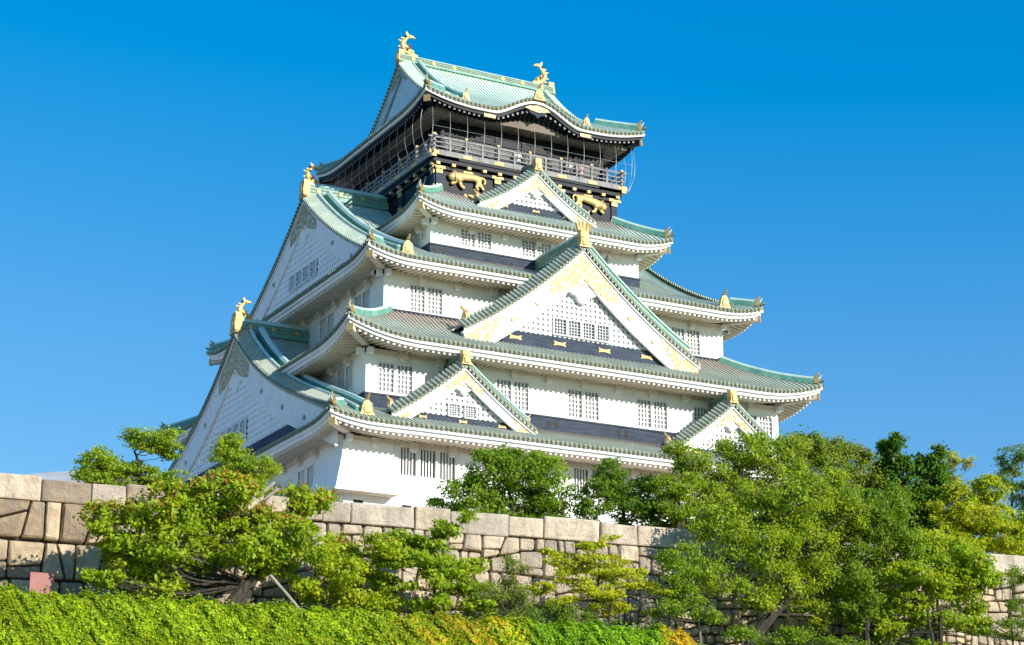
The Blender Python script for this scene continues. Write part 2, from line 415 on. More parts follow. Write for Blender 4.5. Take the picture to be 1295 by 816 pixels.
def karahafu(l):
    a = abs(l)
    if a < 3.5: return 1.30 * (0.5 + 0.5 * math.cos(pi * a / 3.5)) ** .9 - .03
    return -1
R1 = make_roof(1, 18.37, 18.27, 3.8, .44, 3.2, 16.5, 16.1, 'tile_low', xg=17.43, gw=16.9, lw=12.2)
R2 = make_roof(2, 16.7, 16.6, 4.75, .90, 5.0, 14.6, 14.49, 'tile_low')
R3 = make_roof(3, 14.3, 13.77, 5.05, .58, 3.3, 12.33, 11.8, 'tile_mid', xg=13.0, gw=12.5, lw=6.6)
R4 = make_roof(4, 9.46, 10.49, 3.0, .62, 3.2, 7.76, 8.79, 'tile_mid')
R5 = make_roof(5, 8.36, 9.0, 9.0, .62, 4.2, 6.15, 6.9, 'tile_top', xg=6.15, gw=5.6, lw=0, bumpf=karahafu, dark=True)

# ---- walls
def wall_panel(mb, side, l0, l1, z0, z1, o, rects, mat, depth=.16):
    xs = sorted({l0, l1, *[r_[0] for r_ in rects], *[r_[1] for r_ in rects]}); zz = sorted({z0, z1, *[r_[2] for r_ in rects], *[r_[3] for r_ in rects]})
    for a, b_ in zip(xs, xs[1:]):
        for c_, d in zip(zz, zz[1:]):
            mx, mz = (a + b_) / 2, (c_ + d) / 2
            if any(r_[0] < mx < r_[1] and r_[2] < mz < r_[3] for r_ in rects): continue
            mb.face([P(side, a, o, c_), P(side, b_, o, c_), P(side, b_, o, d), P(side, a, o, d)], mat)
    for a, b_, c_, d in rects:
        i = o - depth
        mb.face([P(side, a, o, c_), P(side, a, i, c_), P(side, a, i, d), P(side, a, o, d)], mat)
        mb.face([P(side, b_, o, c_), P(side, b_, i, c_), P(side, b_, i, d), P(side, b_, o, d)], mat)
        mb.face([P(side, a, o, c_), P(side, b_, o, c_), P(side, b_, i, c_), P(side, a, i, c_)], mat)
        mb.face([P(side, a, o, d), P(side, b_, o, d), P(side, b_, i, d), P(side, a, i, d)], mat)
def pbox(mb, side, l0, l1, o0, o1, z0, z1, mat):
    mb.hexa([P(side, l0, o0, z0), P(side, l1, o0, z0), P(side, l1, o1, z0), P(side, l0, o1, z0),
             P(side, l0, o0, z1), P(side, l1, o0, z1), P(side, l1, o1, z1), P(side, l0, o1, z1)], mat)
def window(parent, side, rect, o, nv, nh, fn=None, frame=True, barw=.085, barm='window_bar', pane='window_dark', hb=.032):
    a, b_, c_, d = rect; mb = MB(); f = fn or (lambda l, oo, z: P(side, l, oo, z))
    def bx(l0, l1, o0, o1, z0, z1, mat):
        mb.hexa([f(l0, o0, z0), f(l1, o0, z0), f(l1, o1, z0), f(l0, o1, z0), f(l0, o0, z1), f(l1, o0, z1), f(l1, o1, z1), f(l0, o1, z1)], mat)
    i = o - (.10 if pane == 'window_screen' else .16)
    mb.face([f(a, i, c_), f(b_, i, c_), f(b_, i, d), f(a, i, d)], pane)
    for q in range(1, nv + 1):
        x = a + (b_ - a) * q / (nv + 1); bx(x - barw / 2, x + barw / 2, i + .02, i + (.07 if pane == 'window_screen' else .13), c_, d, barm)
    for q in range(1, nh + 1):
        z = c_ + (d - c_) * q / (nh + 1); bx(a, b_, i + .025, i + (.06 if pane == 'window_screen' else .115), z - hb, z + hb, barm)
    if frame:
        e = .09
        bx(a - e, a, o - .02, o + .035, c_ - e, d + e, 'plaster_trim'); bx(b_, b_ + e, o - .02, o + .035, c_ - e, d + e, 'plaster_trim')
        bx(a, b_, o - .02, o + .033, d, d + e, 'plaster_trim'); bx(a, b_, o - .02, o + .033, c_ - e, c_, 'plaster_trim')
    return mb.build('window', parent)
def pairs(cs, z0, z1, w=.95, gap=.24):
    o = []
    for c_ in cs: o += [(c_ - gap / 2 - w, c_ - gap / 2, z0, z1), (c_ + gap / 2, c_ + gap / 2 + w, z0, z1)]
    return o
def storey(name, a, b_, z0, ztop, wins, roof, band=None, nv=3, nh=5, brk=2.46, pane='window_dark'):
    """wins: {side: [rect]}"""
    mb = MB()
    for side in range(4):
        W, O = (a, b_) if side % 2 == 0 else (b_, a)
        wall_panel(mb, side, -W, W, z0, ztop, O, wins.get(side, []), 'plaster')
    wo_ = mb.build(name, keep, KOFF)
    for side, rs in wins.items():
        O = b_ if side % 2 == 0 else a
        for r_ in rs: window(wo_, side, r_, O, nv, nh, pane=pane)
    # plaster cornice under the rafters and its bracket ends
    cb = MB()
    for side in range(4):
        W, O = (a, b_) if side % 2 == 0 else (b_, a)
        zt = ztop - .02
        pbox(cb, side, -W - .14, W + .14, O - .02, O + .14 + side * .001, zt - .30, zt, 'plaster_warm_bounce')
        n = int((W - .5) / brk)
        for j in range(-n, n + 1):
            if side in (1, 2): continue
            bk = MB()
            pbox(bk, side, j * brk - .22, j * brk + .22, O - .02, O + .40, zt - .46, zt - .06, 'plaster_warm_bounce')
            pbox(bk, side, j * brk - .17, j * brk + .17, O - .02, O + .27, zt - .60, zt - .46, 'plaster_trim')
            bk.build('bracket', wo_)
        if side in (0, 3):
            for s_ in (-1, 1):
                l = s_ * (W - .1); bk = MB()
                pbox(bk, side, l - .16, l + .16, O - .02, O + .55, zt - .40, zt - .05, 'plaster_trim'); bk.build('bracket', wo_)
    cb.build('cornice', wo_)
    if band:
        zb0, zb1 = band; db = MB()
        for side in range(4):
            W, O = (a, b_) if side % 2 == 0 else (b_, a)
            q = .05 + .0013 * side
            pbox(db, side, -W - q, W + q, O - .02, O + q, zb0, zb1, 'dark_band')
            pbox(db, side, -W - q - .05, W + q + .05, O - .02, O + q + .05, zb1 - .10, zb1 - .002 * side, 'dark_band')
            n = int(W / 4.93)
            for j in range(-n - 1, n + 1):
                c_ = (j + .5) * 4.93 + .3
                if abs(c_) > W - .6: continue
                for e in (-.27, .27):
                    pbox(db, side, c_ + e - .14, c_ + e + .14, O + q - .02, O + q + .012, zb0 + (zb1 - zb0) * .30, zb0 + (zb1 - zb0) * .72, 'opening_black')
        db.build('dark_skirting', wo_)
    return wo_
zw2, zw3, zw4 = 10.56, 16.66, 22.6
trip = []
for c_ in (-11.3, -5.1, .1, 5.3, 11.3):
    for e in (-1.25, 0, 1.25): trip.append((c_ + e - .48, c_ + e + .48, 5.35, 6.95))
tripl = [(c_ + e - .48, c_ + e + .48, 4.7, 6.4) for c_ in (-10.6, -5.2, 0, 5.2, 10.6) for e in (-.7, .7)]
T1 = storey('storey_wall', 16.5, 16.1, KB, 7.30, {0: trip, 2: trip, 3: tripl, 1: tripl}, R1, None, nv=4, nh=0)
T2 = storey('storey_wall', 14.6, 14.49, 9.3, 13.05, {0: pairs((-12.7, -8.8, -4.93, 0, 4.98, 9.2, 13.0), zw2, 12.24), 2: pairs((-12.7, -4.93, 0, 4.98, 13.0), zw2, 12.24),
       3: pairs((-11.6, -3.4, 3.4, 11.6), 11.6, 13.0)[:0] + pairs((-11.6, -3.4, 3.4, 11.6), 11.2, 12.6), 1: pairs((-11.6, 11.6), 11.2, 12.6)}, R2, (9.4, 10.38), pane='window_screen')
T3 = storey('storey_wall', 12.33, 11.8, 15.9, 18.98, {0: pairs((-9.47, 9.4), zw3, 18.27), 2: pairs((-9.47, 9.4), zw3, 18.27),
       3: pairs((-8.7, -3.2, 3.2, 8.7), 17.0, 18.3), 1: pairs((-8.7, -3.2, 3.2, 8.7), 17.0, 18.3)}, R3, (15.9, 16.56), pane='window_screen')
T4 = storey('storey_wall', 7.76, 8.79, 21.4, 24.02, {0: pairs((-4.5, -.05, 4.3), zw4, 23.88), 2: pairs((-4.5, -.05, 4.3), zw4, 23.88), 3: pairs((-7.4, 7.4), 22.9, 23.85, .7), 1: pairs((-7.4, 7.4), 22.9, 23.85, .7)}, R4, (21.5, 22.36), pane='window_screen')
# flared stone-dropping bays of the lowest storey: two at the front corners, one on the left face
def drop_bay(side, l0, l1, o, z0, z1, flare, lip=True, la=0, lb=0):
    mb = MB()
    tp = [P(side, l0, o + .10, z1), P(side, l1, o + .10, z1), P(side, l1, o - .3, z1), P(side, l0, o - .3, z1)]
    bt = [P(side, l0 - la, o + flare, z0), P(side, l1 + lb, o + flare, z0), P(side, l1 + lb, o - .3, z0), P(side, l0 - la, o - .3, z0)]
    mb.hexa(bt + tp, 'plaster')
    bt2 = [P(side, l0 - la - .08, o + flare + .10, z0 - .10), P(side, l1 + lb + .08, o + flare + .10, z0 - .10), P(side, l1 + lb + .08, o - .3, z0 - .10), P(side, l0 - la - .08, o - .3, z0 - .10)]
    tp2 = [P(side, l0 - la - .08, o + flare + .10, z0 - .002), P(side, l1 + lb + .08, o + flare + .10, z0 - .002), P(side, l1 + lb + .08, o - .3, z0 - .002), P(side, l0 - la - .08, o - .3, z0 - .002)]
    mb.hexa(bt2 + tp2, 'plaster_trim')
    return mb.build('stone_drop_bay', T1)
def corner_bay(sx):
    mb = MB(); x0, y0 = 16.5, 16.1; z0, z1 = 4.05, 7.28; fl = .85
    def ring(fx, z): return [(sx * 13.55, -(y0 + fx), z), (sx * (x0 + fx), -(y0 + fx), z), (sx * (x0 + fx), -12.9, z), (sx * (x0 - .4), -12.9, z), (sx * (x0 - .4), -(y0 - .4), z), (sx * 13.55, -(y0 - .4), z)]
    rows = [ring(.10, z1), ring(.28, 6.0), ring(fl, z0)]
    mb.grid(rows, 'plaster', closed=True); mb.face(rows[-1], 'plaster_warm_bounce')
    lip = [ring(fl + .08, z0 - .002), ring(fl + .08, z0 - .12)]
    mb.grid(lip, 'plaster_trim', closed=True); mb.face(lip[1], 'plaster_warm_bounce'); mb.face(lip[0], 'plaster_trim')
    mb.build('stone_drop_bay', T1)
corner_bay(-1); corner_bay(1)
drop_bay(3, 3.4, 8.4, 16.5, 4.9, 6.2, .75)
for c_ in (-15.6, -12.6, -10.4, -8.2, -6):
    lo = MB(); pbox(lo, 0, c_ - .3, c_ + .3, 16.08, 16.104, 3.35, 3.62, 'opening_black'); lo.build('loophole', T1)

# ---- gables
def gmap(side, c=0):
    if side == 0: return lambda u, v, z: (c + u, -v, z)
    if side == 2: return lambda u, v, z: (c - u, v, z)
    if side == 3: return lambda u, v, z: (-v, -u, z)
    return lambda u, v, z: (v, u, z)
def make_gable(side, c, zt, hw, vv, vw, vb, zb, wb, wins, fill, slopes, tile, goldw, ridge_h, finial, name='gable', rosettes=(), verge_in=.8, bandz=None, wallm='plaster', boardm='plaster_trim', ubot=None, goldfeet=True, ridge_to=None, kudari=None, barp=(.34, .17)):
    G = gmap(side, c); out = Vector(G(0, 1, 0)) - Vector(G(0, 0, 0)); lat = Vector(G(1, 0, 0)) - Vector(G(0, 0, 0))
    gz = lambda u: zt(abs(u)) - .34
    root = MB()
    # gable wall
    ub = ubot
    nsamp = 24
    us = [-ub + 2 * ub * i / nsamp for i in range(nsamp + 1)]
    top = [G(u, vw, max(zb, gz(u) - .25)) for u in us]; bot = [G(u, vw, zb) for u in us]
    root.grid([top, bot], 'lattice_back' if fill == 'lattice' else wallm)
    inner = lambda u: gz(u) - wb * .82
    if fill == 'lattice':
        p_, bw = barp
        n = int(ub / p_)
        for j in range(-n, n + 1):
            u = j * p_ + p_ / 2; zt_ = inner(u) + .3
            if zt_ < zb + .2: continue
            if any(w[0] - .05 < u < w[1] + .05 for w in wins):
                w = [w for w in wins if w[0] - .05 < u < w[1] + .05][0]
                segs = [(w[3], zt_)] if zt_ > w[3] else []
                if w[2] > zb + .1: segs.append((zb, w[2]))
            else: segs = [(zb, zt_)]
            for a, b_ in segs:
                q = [G(u - bw / 2, vw, a), G(u + bw / 2, vw, a), G(u + bw / 2, vw + .09, a), G(u - bw / 2, vw + .09, a), G(u - bw / 2, vw, b_), G(u + bw / 2, vw, b_), G(u + bw / 2, vw + .09, b_), G(u - bw / 2, vw + .09, b_)]
                root.hexa(q, wallm)
        z = zb + p_ / 2
        while z < zt(0):
            us_ = [u for u in np.arange(0, ub, .05) if inner(u) + .3 > z]
            if us_:
                um = max(us_); blocks = sorted([(w[0] - .05, w[1] + .05) for w in wins if w[2] - .02 < z < w[3] + .02]); cur = -um
                for a, b_ in blocks + [(um, um)]:
                    if a > cur:
                        q = [G(cur, vw, z - bw / 2), G(a, vw, z - bw / 2), G(a, vw + .085, z - bw / 2), G(cur, vw + .085, z - bw / 2), G(cur, vw, z + bw / 2), G(a, vw, z + bw / 2), G(a, vw + .085, z + bw / 2), G(cur, vw + .085, z + bw / 2)]
                        root.hexa(q, wallm)
                    cur = max(cur, b_)
            z += p_
    if fill == 'batten':
        p_ = .34; n = int(ub / p_)
        for j in range(-n, n + 1):
            u = j * p_ + p_ / 2
            zt_ = inner(u) + .1
            if zt_ < zb + .15: continue
            w = [w for w in wins if w[0] - .1 < u < w[1] + .1]
            for a, b_ in ([(zb, zt_)] if not w else [(w[0][3] + .1, zt_), (zb, w[0][2] - .1)]):
                if b_ - a > .1:
                    root.hexa([G(u - .085, vw, a), G(u + .085, vw, a), G(u + .085, vw + .09, a), G(u - .085, vw + .09, a), G(u - .085, vw, b_), G(u + .085, vw, b_), G(u + .085, vw + .09, b_), G(u - .085, vw + .09, b_)], wallm)
    g = root.build(name, keep, KOFF)
    for w in wins:
        window(g, side, w, vw + .17, 3, 4, fn=lambda l, oo, z: G(l, oo, z), barw=.04, hb=.016)
    # boards
    def band(mb, u0, u1, to, bo, vf, th, mat, n=14, taper=0):
        for s_ in (-1, 1):
            uu = [u0 + (u1 - u0) * i / n for i in range(n + 1)]
            f1 = [G(s_ * u, vf, gz(u) - to) for u in uu]; f2 = [G(s_ * u, vf, gz(u) - bo(u)) for u in uu]
            f3 = [G(s_ * u, vf - th, gz(u) - bo(u)) for u in uu]; f0 = [G(s_ * u, vf - th, gz(u) - to) for u in uu]
            mb.grid([f0, f1, f2, f3], mat)
            mb.face([f1[0], f2[0], f3[0], f0[0]], mat); mb.face([f1[-1], f2[-1], f3[-1], f0[-1]], mat)
    bb = MB()
    wbf = lambda u: wb * (1.08 - .12 * min(u / hw, 1))
    band(bb, 0, hw, .16, wbf, vv - .12, .16, boardm)
    band(bb, 0, hw + .1, -.02, lambda u: .16, vv - .02, .3, boardm)
    bb.build('barge_board', g)
    def band1(s_, u0, u1, to, bo, vf, th, n=10):
        q_ = MB(); uu = [u0 + (u1 - u0) * i / n for i in range(n + 1)]
        f1 = [G(s_ * u, vf, gz(u) - to) for u in uu]; f2 = [G(s_ * u, vf, gz(u) - bo(u)) for u in uu]
        f3 = [G(s_ * u, vf - th, gz(u) - bo(u)) for u in uu]; f0 = [G(s_ * u, vf - th, gz(u) - to) for u in uu]
        q_.grid([f0, f1, f2, f3], 'gold_plate'); q_.face([f1[-1], f2[-1], f3[-1], f0[-1]], 'gold_plate'); q_.face([f1[0], f2[0], f3[0], f0[0]], 'gold_plate')
        return q_
    if goldw:
        ua, uf = goldw
        for s_ in (-1, 1):
            band1(s_, 0, ua, .22, lambda u: wbf(u) * (1.0 - .45 * (u / ua) ** 2) + .02, vv - .09, .05).build('gilt_plate', g)
            if goldfeet: band1(s_, hw - uf, hw, .22, lambda u: .24 + (wbf(u) - .24) * min(1, max(.03, (u - (hw - uf)) / (uf * .5))) + .02, vv - .09, .05).build('gilt_plate', g)
            for u in rosettes:
                zc = gz(u) - wbf(u) * .55; ro = MB()
                ol = [(.17 * math.cos(q * pi / 4), .17 * math.sin(q * pi / 4)) for q in range(8)]
                ro.prism(ol, lambda a, b_, d: G(s_ * u + a, d, zc + b_), vv - .13, vv - .06, 'gold_plate'); ro.build('rosette', g)
    # carved pendant under the apex
    if fill:
        pz = gz(0) - wb * 1.32; k_ = wb * .66
        ol = [(0, .55), (.35, .25), (.75, .0), (.95, -.3), (.7, -.55), (.45, -.6), (.3, -.9), (0, -1.05), (-.3, -.9), (-.45, -.6), (-.7, -.55), (-.95, -.3), (-.75, 0), (-.35, .25)]
        pn = MB(); fnp = lambda a, b_, d: G(a * k_, d, pz + b_ * k_)
        pn.prism(ol, fnp, vw + .10, vv - .20, wallm)
        pn.prism([(.26 * math.cos(q * pi / 4), .05 + .26 * math.sin(q * pi / 4)) for q in range(8)], fnp, vv - .20, vv - .14, wallm)
        pn.prism([(.09 * math.cos(q * pi / 3), .05 + .09 * math.sin(q * pi / 3)) for q in range(6)], fnp, vv - .14, vv - .10, 'gold')
        pn.build('carved_pendant', g)
    # dark boarding under the lattice
    if bandz:
        db = MB(); z0, z1 = bandz
        db.hexa([G(-ub - .6, vw - .1, z0), G(ub + .6, vw - .1, z0), G(ub + .6, vw + .2, z0), G(-ub - .6, vw + .2, z0), G(-ub - .1, vw - .1, z1), G(ub + .1, vw - .1, z1), G(ub + .1, vw + .12, z1), G(-ub - .1, vw + .12, z1)], 'dark_band')
        db.build('dark_sill_boards', g)
        zc = (z0 + z1) / 2 + .05
        if side % 2 == 0:
            for q in (-1, -.34, .34, 1) if hw > 6 else (-1, 0, 1):
                u0 = q * ub * .92; gf_ = MB()
                ol = [(-.55, .2), (-.2, .1), (.2, .1), (.55, .2), (.45, 0), (.55, -.2), (.2, -.12), (-.2, -.12), (-.55, -.2), (-.45, 0)]
                k_ = .8 if hw > 6 else .5
                gf_.prism(ol, lambda a, b_, d: G(u0 + a * k_, d, zc + b_ * k_), vw + .12, vw + .21, 'gold'); gf_.build('gilt_fitting', g)
    # tiles of the gable's own slopes
    tl = MB()
    vi = vv - verge_in
    arc = [0]; du = hw / 60
    for i in range(60): arc.append(arc[-1] + math.hypot(du, zt((i + 1) * du) - zt(i * du)))
    def at_arc(s_): return float(np.interp(s_, arc, [i * du for i in range(61)]))
    L_ = arc[-1]; big = hw > 6; vh = (.42 if big else .28) if side % 2 == 0 else (.3 if hw > 7 else .15)
    for s_ in (-1, 1):
        if slopes:
            n = int((vi - vb) / PITCH)
            uu = [hw * 1.06 * i / 12 for i in range(13)]
            for j in range(n + 1):
                v = vi - j * PITCH
                tl.grid([[G(s_ * u, v - PITCH / 2, zt(u)), G(s_ * u, v + PITCH / 2, zt(u))] for u in uu], tile, wear=[.0] * 13)
                tl.grid([[G(s_ * u, v + a, zt(u) + b_) for a, b_ in ((-.09, -.02), (-.06, .085), (.06, .085), (.09, -.02))] for u in uu], tile, wear=[.0] * 13)
        # verge: short tiles laid square to the gable edge, drooping outwards
        n = int(L_ / .30)
        for j in range(n + 1):
            a0 = at_arc(j * .30); u1, u2 = max(a0 - .15, 0), a0 + .15
            tl.grid([[G(s_ * u1, vi, zt(u1) + vh), G(s_ * u2, vi, zt(u2) + vh)], [G(s_ * u1, vv + .05, zt(u1) - .16), G(s_ * u2, vv + .05, zt(u2) - .16)], [G(s_ * u1, vv + .05, zt(u1) - .34), G(s_ * u2, vv + .05, zt(u2) - .34)]], tile, wear=[0, 0, .3])
            sl_ = (zt(a0 + .05) - zt(a0)) / .05; nrm = Vector((-sl_, 1)).normalized(); tn = Vector((1, sl_)).normalized()
            rows = []
            for v, dz in ((vi, vh), (vv + .10, -.17)):
                rows.append([G(s_ * (a0 + tn.x * a + nrm.x * b_), v, zt(a0) + dz + tn.y * a + nrm.y * b_) for a, b_ in ((-.10, -.02), (-.065, .13), (.065, .13), (.10, -.02))])
            tl.grid(rows, tile, wear=[0, 0])
            cc_ = Vector(G(s_ * a0, vv + .11, zt(a0) - .15))
            tl.face([tuple(cc_ + lat * s_ * (tn.x * x_ + nrm.x * y_) + Vector((0, 0, tn.y * x_ + nrm.y * y_))) for x_, y_ in [(.10 * math.cos(q * pi / 3), .10 * math.sin(q * pi / 3)) for q in range(6)]], 'tile_end')
        # descending ridge just inside the verge
        kd = kudari if kudari else hw * .93
        pth = [G(s_ * (.25 + (kd - .25) * i / 14), vi - .12, zt(.25 + (kd - .25) * i / 14)) for i in range(15)]
        k_ = 1.35 if side % 2 == 0 and big else (.85 if hw != 6.4 else .5)
        k2 = k_ if side % 2 == 0 else k_ * 1.15; k_ = k_ if side % 2 == 0 else k_ * .6
        tl.sweep(pth, [(-.22 * k_, -.05), (-.19 * k_, vh + .22 * k_), (.19 * k_, vh + .22 * k_), (.22 * k_, -.05)], 'ridge_green', side=tuple(out))
        tl.sweep(pth, [(-.25 * k_, vh + .22 * k_), (-.12 * k_, vh + .38 * k_), (.12 * k_, vh + .38 * k_), (.25 * k_, vh + .22 * k_)], 'ridge_cap', side=tuple(out))
        pth2 = [tuple(Vector(q) - out * (.70 if big else .45)) for q in pth]
        if hw == 6.4: pth2 = [tuple(Vector(q) - out * .45) for q in pth]
        v2 = vh if side % 2 == 0 else .1
        tl.sweep(pth2, [(-.2 * k2, -.05), (-.18 * k2, v2 + .50 * k2), (.18 * k2, v2 + .50 * k2), (.2 * k2, -.05)], 'ridge_green', side=tuple(out))
        tl.sweep(pth2, [(-.24 * k2, v2 + .50 * k2), (-.11 * k2, v2 + .66 * k2), (.11 * k2, v2 + .66 * k2), (.24 * k2, v2 + .50 * k2)], 'ridge_cap', side=tuple(out))
        og = MB(); oni(og, Vector(G(s_ * (kd + .12), vi - (.12 if side % 2 == 0 else .7), zt(kd) - .02)), lat * s_, .62 * (1.25 if big and hw != 6.4 else .85), .80 * (1.25 if big and hw != 6.4 else .85))
        og.build('gilt_end_tile', g)
    tl.build('verge_tiles', g)
    # ridge with gilt finial
    rb = MB(); z0 = zt(0) - .05; rt = ridge_to if ridge_to is not None else vb
    a, b_ = G(0, vv - .02, z0), G(0, rt, z0)
    w_ = .30 if hw > 6 else .2
    rb.sweep([a, b_], [(-w_, -.05), (-w_ * .85, ridge_h * .72), (w_ * .85, ridge_h * .72), (w_, -.05)], 'ridge_green')
    rb.sweep([a, b_], [(-w_ * 1.05, ridge_h * .72), (-w_ * .5, ridge_h), (w_ * .5, ridge_h), (w_ * 1.05, ridge_h * .72)], 'ridge_cap')
    for t in (.28, .50):
        rb.sweep([a, b_], [(-w_ * 1.02, ridge_h * t - .03), (-w_ * 1.02, ridge_h * t + .03), (w_ * 1.02, ridge_h * t + .03), (w_ * 1.02, ridge_h * t - .03)], 'tile_end')
    if hw > 6 and side % 2 == 1:
        nn = int(abs(vv - rt) / 1.6)
        for j in range(nn):
            v = vv - 1.0 - j * 1.6
            for s_ in (-1, 1):
                ol = [(.15 * math.cos(q * pi / 4), .15 * math.sin(q * pi / 4)) for q in range(8)]
                rb.prism(ol, lambda a_, b__, d: G(s_ * d, v + a_, z0 + ridge_h * .42 + b__), w_ * .8, w_ * 1.12, 'gold')
    rb.build('ridge', g)
    fo = MB(); sc_ = finial
    oni(fo, Vector(G(0, vv + .02, z0 - .12)), out, .72 * sc_, 1.18 * sc_, horn=False)
    fo.box(Vector(G(0, vv - .15, z0 + .48 * sc_)), lat * .30 * sc_, out * .22, Vector((0, 0, .5 * sc_)), 'gold')
    if .95 < finial < .99 and side % 2 == 0:     # gilt leaping fish seen end-on, tail up
        for q in range(-2, 3):
            bx_ = Vector(G(q * .17, vv - .1, z0 + 1.0 * sc_))
            fo.tube([bx_, bx_ + lat * q * .06 + Vector((0, 0, .45)), bx_ + lat * q * .16 + Vector((0, 0, .85 - .12 * abs(q)))], [.14, .12, .03], 'gold')
    fo.build('gilt_finial', g)
    return g
def chid(pts):
    xs = [p[0] for p in pts]; c_ = [float(x) for x in np.polyfit(xs, [p[1] for p in pts], 2)]
    return lambda u: (c_[0] * u + c_[1]) * u + c_[2]
zt_big = chid([(0, 21.6), (2.1, 19.86), (4.45, 17.75), (6.6, 16.2), (8.35, 15.3)])
big_w = [(-1.95 + i * 1.02, -1.95 + i * 1.02 + .82, 15.72, 16.68) for i in range(4)]
make_gable(0, 0, zt_big, 8.35, 14.85, 14.25, 9.0, 15.5, 1.75, big_w, 'lattice', True, 'tile_low', (2.4, 2.8), .95, .96, rosettes=(3.3, 5.0), bandz=(14.55, 15.52), ubot=5.1)
make_gable(2, 0, zt_big, 8.35, 14.85, 14.25, 9.0, 15.5, 1.75, big_w, 'lattice', True, 'tile_low', (2.4, 2.8), .95, .96, rosettes=(3.3, 5.0), bandz=(14.55, 15.52), ubot=5.1)
zt_low = chid([(0, 12.25), (1.6, 11.0), (3.1, 9.8), (4.65, 8.85)])
low_w = [(-.85, -.2, 9.06, 9.72), (.2, .85, 9.06, 9.72)]
for sd_ in (0, 2):
    for c_ in (-9.35, 9.4):
        make_gable(sd_, c_, zt_low, 4.65, 17.0, 16.45, 13.6, 8.98, .80, low_w, 'lattice', True, 'tile_low', (1.2, 1.5), .62, .78, bandz=(8.4, 9.0), ubot=2.8, verge_in=.65)
zt_g4 = chid([(0, 28.82), (2.2, 27.1), (4.35, 25.9)])
for sd_ in (0, 2):
    make_gable(sd_, 0, zt_g4, 4.35, 8.95, 8.45, 7.0, 26.12, .85, [], 'lattice', True, 'tile_mid', (1.25, 1.6), .60, .75, bandz=(25.5, 26.14), ubot=2.55, verge_in=.65)
zt_r3 = lambda u: R3.prof(13.77 - abs(u)) if abs(u) < 13.77 else R3.prof(0)
w3 = [(-2.3 + i * 1.2, -2.3 + i * 1.2 + .92, 21.45, 22.4) for i in range(4)]
w1 = [(-2.3 + i * 1.2, -2.3 + i * 1.2 + .92, 9.9, 11.2) for i in range(4)]
zt_r1 = lambda u: R1.prof(18.27 - abs(u)) if abs(u) < 18.27 else R1.prof(0)
zt_r5 = lambda u: R5.prof(9.0 - abs(u)) if abs(u) < 9 else R5.prof(0)
for sd_ in (3, 1):
    make_gable(sd_, 0, zt_r3, 11.9, 13.0, 12.66, 12.2, 20.45, 1.5, w3, 'lattice', False, 'tile_mid', (2.2, .1), 1.05, 1.15, rosettes=(5.0, 8.0), ubot=9.2, bandz=(20.1, 20.85), ridge_to=6.7, kudari=13.2, goldfeet=False, barp=(.40, .24))
    make_gable(sd_, 0, zt_r1, 16.6, 17.43, 17.06, 16.4, 8.6, 1.9, w1, 'lattice', False, 'tile_low', (2.6, .1), 1.0, 1.3, rosettes=(5.0, 8.5, 12), ubot=14.6, bandz=(8.2, 9.3), ridge_to=12.2, kudari=17.6, goldfeet=False, barp=(.40, .24))
    make_gable(sd_, 0, zt_r5, 6.4, 6.15, 5.8, 5.4, 33.6, .6, [], None, False, 'tile_top', (1.2, .1), .55, .85, ubot=5.2, ridge_to=0, kudari=7.3, goldfeet=False, wallm='gable_skylit_teal', boardm='gable_skylit_teal')
# karahafu ridge and gilt crest on the top roof
for s_ in (-1, 1):
    kb_ = MB(); zk = R5.prof(0) + 1.27
    kb_.sweep([(0, s_ * 9.05, zk), (0, s_ * 6.2, zk + .06)], [(-.2, -.05), (-.17, .22), (.17, .22), (.2, -.05)], 'ridge_green')
    kb_.sweep([(0, s_ * 9.05, zk), (0, s_ * 6.2, zk + .06)], [(-.15, .22), (-.1, .34), (.1, .34), (.15, .22)], 'ridge_cap')
    kr = kb_.build('bow_gable_ridge', R5.obj)
    og = MB(); oni(og, (0, s_ * 9.08, zk - .12), (0, s_, 0), .72, .95); og.build('gilt_end_tile', kr)
    pb = MB(); zk2 = zk - .75
    fnk = lambda a, b_, d: (a, s_ * d, zk2 + b_)
    pb.prism([(-.95, .0), (-.7, .17), (0, .30), (.7, .17), (.95, 0), (.5, -.12), (0, -.2), (-.5, -.12)], fnk, 8.80, 8.96, 'gold_plate')
    pb.prism([(-.7, -.1), (0, -.2), (.7, -.1), (.45, -.35), (.2, -.4), (0, -.62), (-.2, -.4), (-.45, -.35)], fnk, 8.78, 8.90, 'dark_band')
    pb.build('gilt_crest', R5.obj)
    for l in (-3.6, 3.7):
        pb = MB(); pb.prism([(-.42, .12), (.42, .12), (.42, -.12), (-.42, -.12)], lambda a, b_, d: (l + a, s_ * d, 31.85 + b_), 8.80, 8.93, 'gold_plate'); pb.build('gilt_fitting', R5.obj)

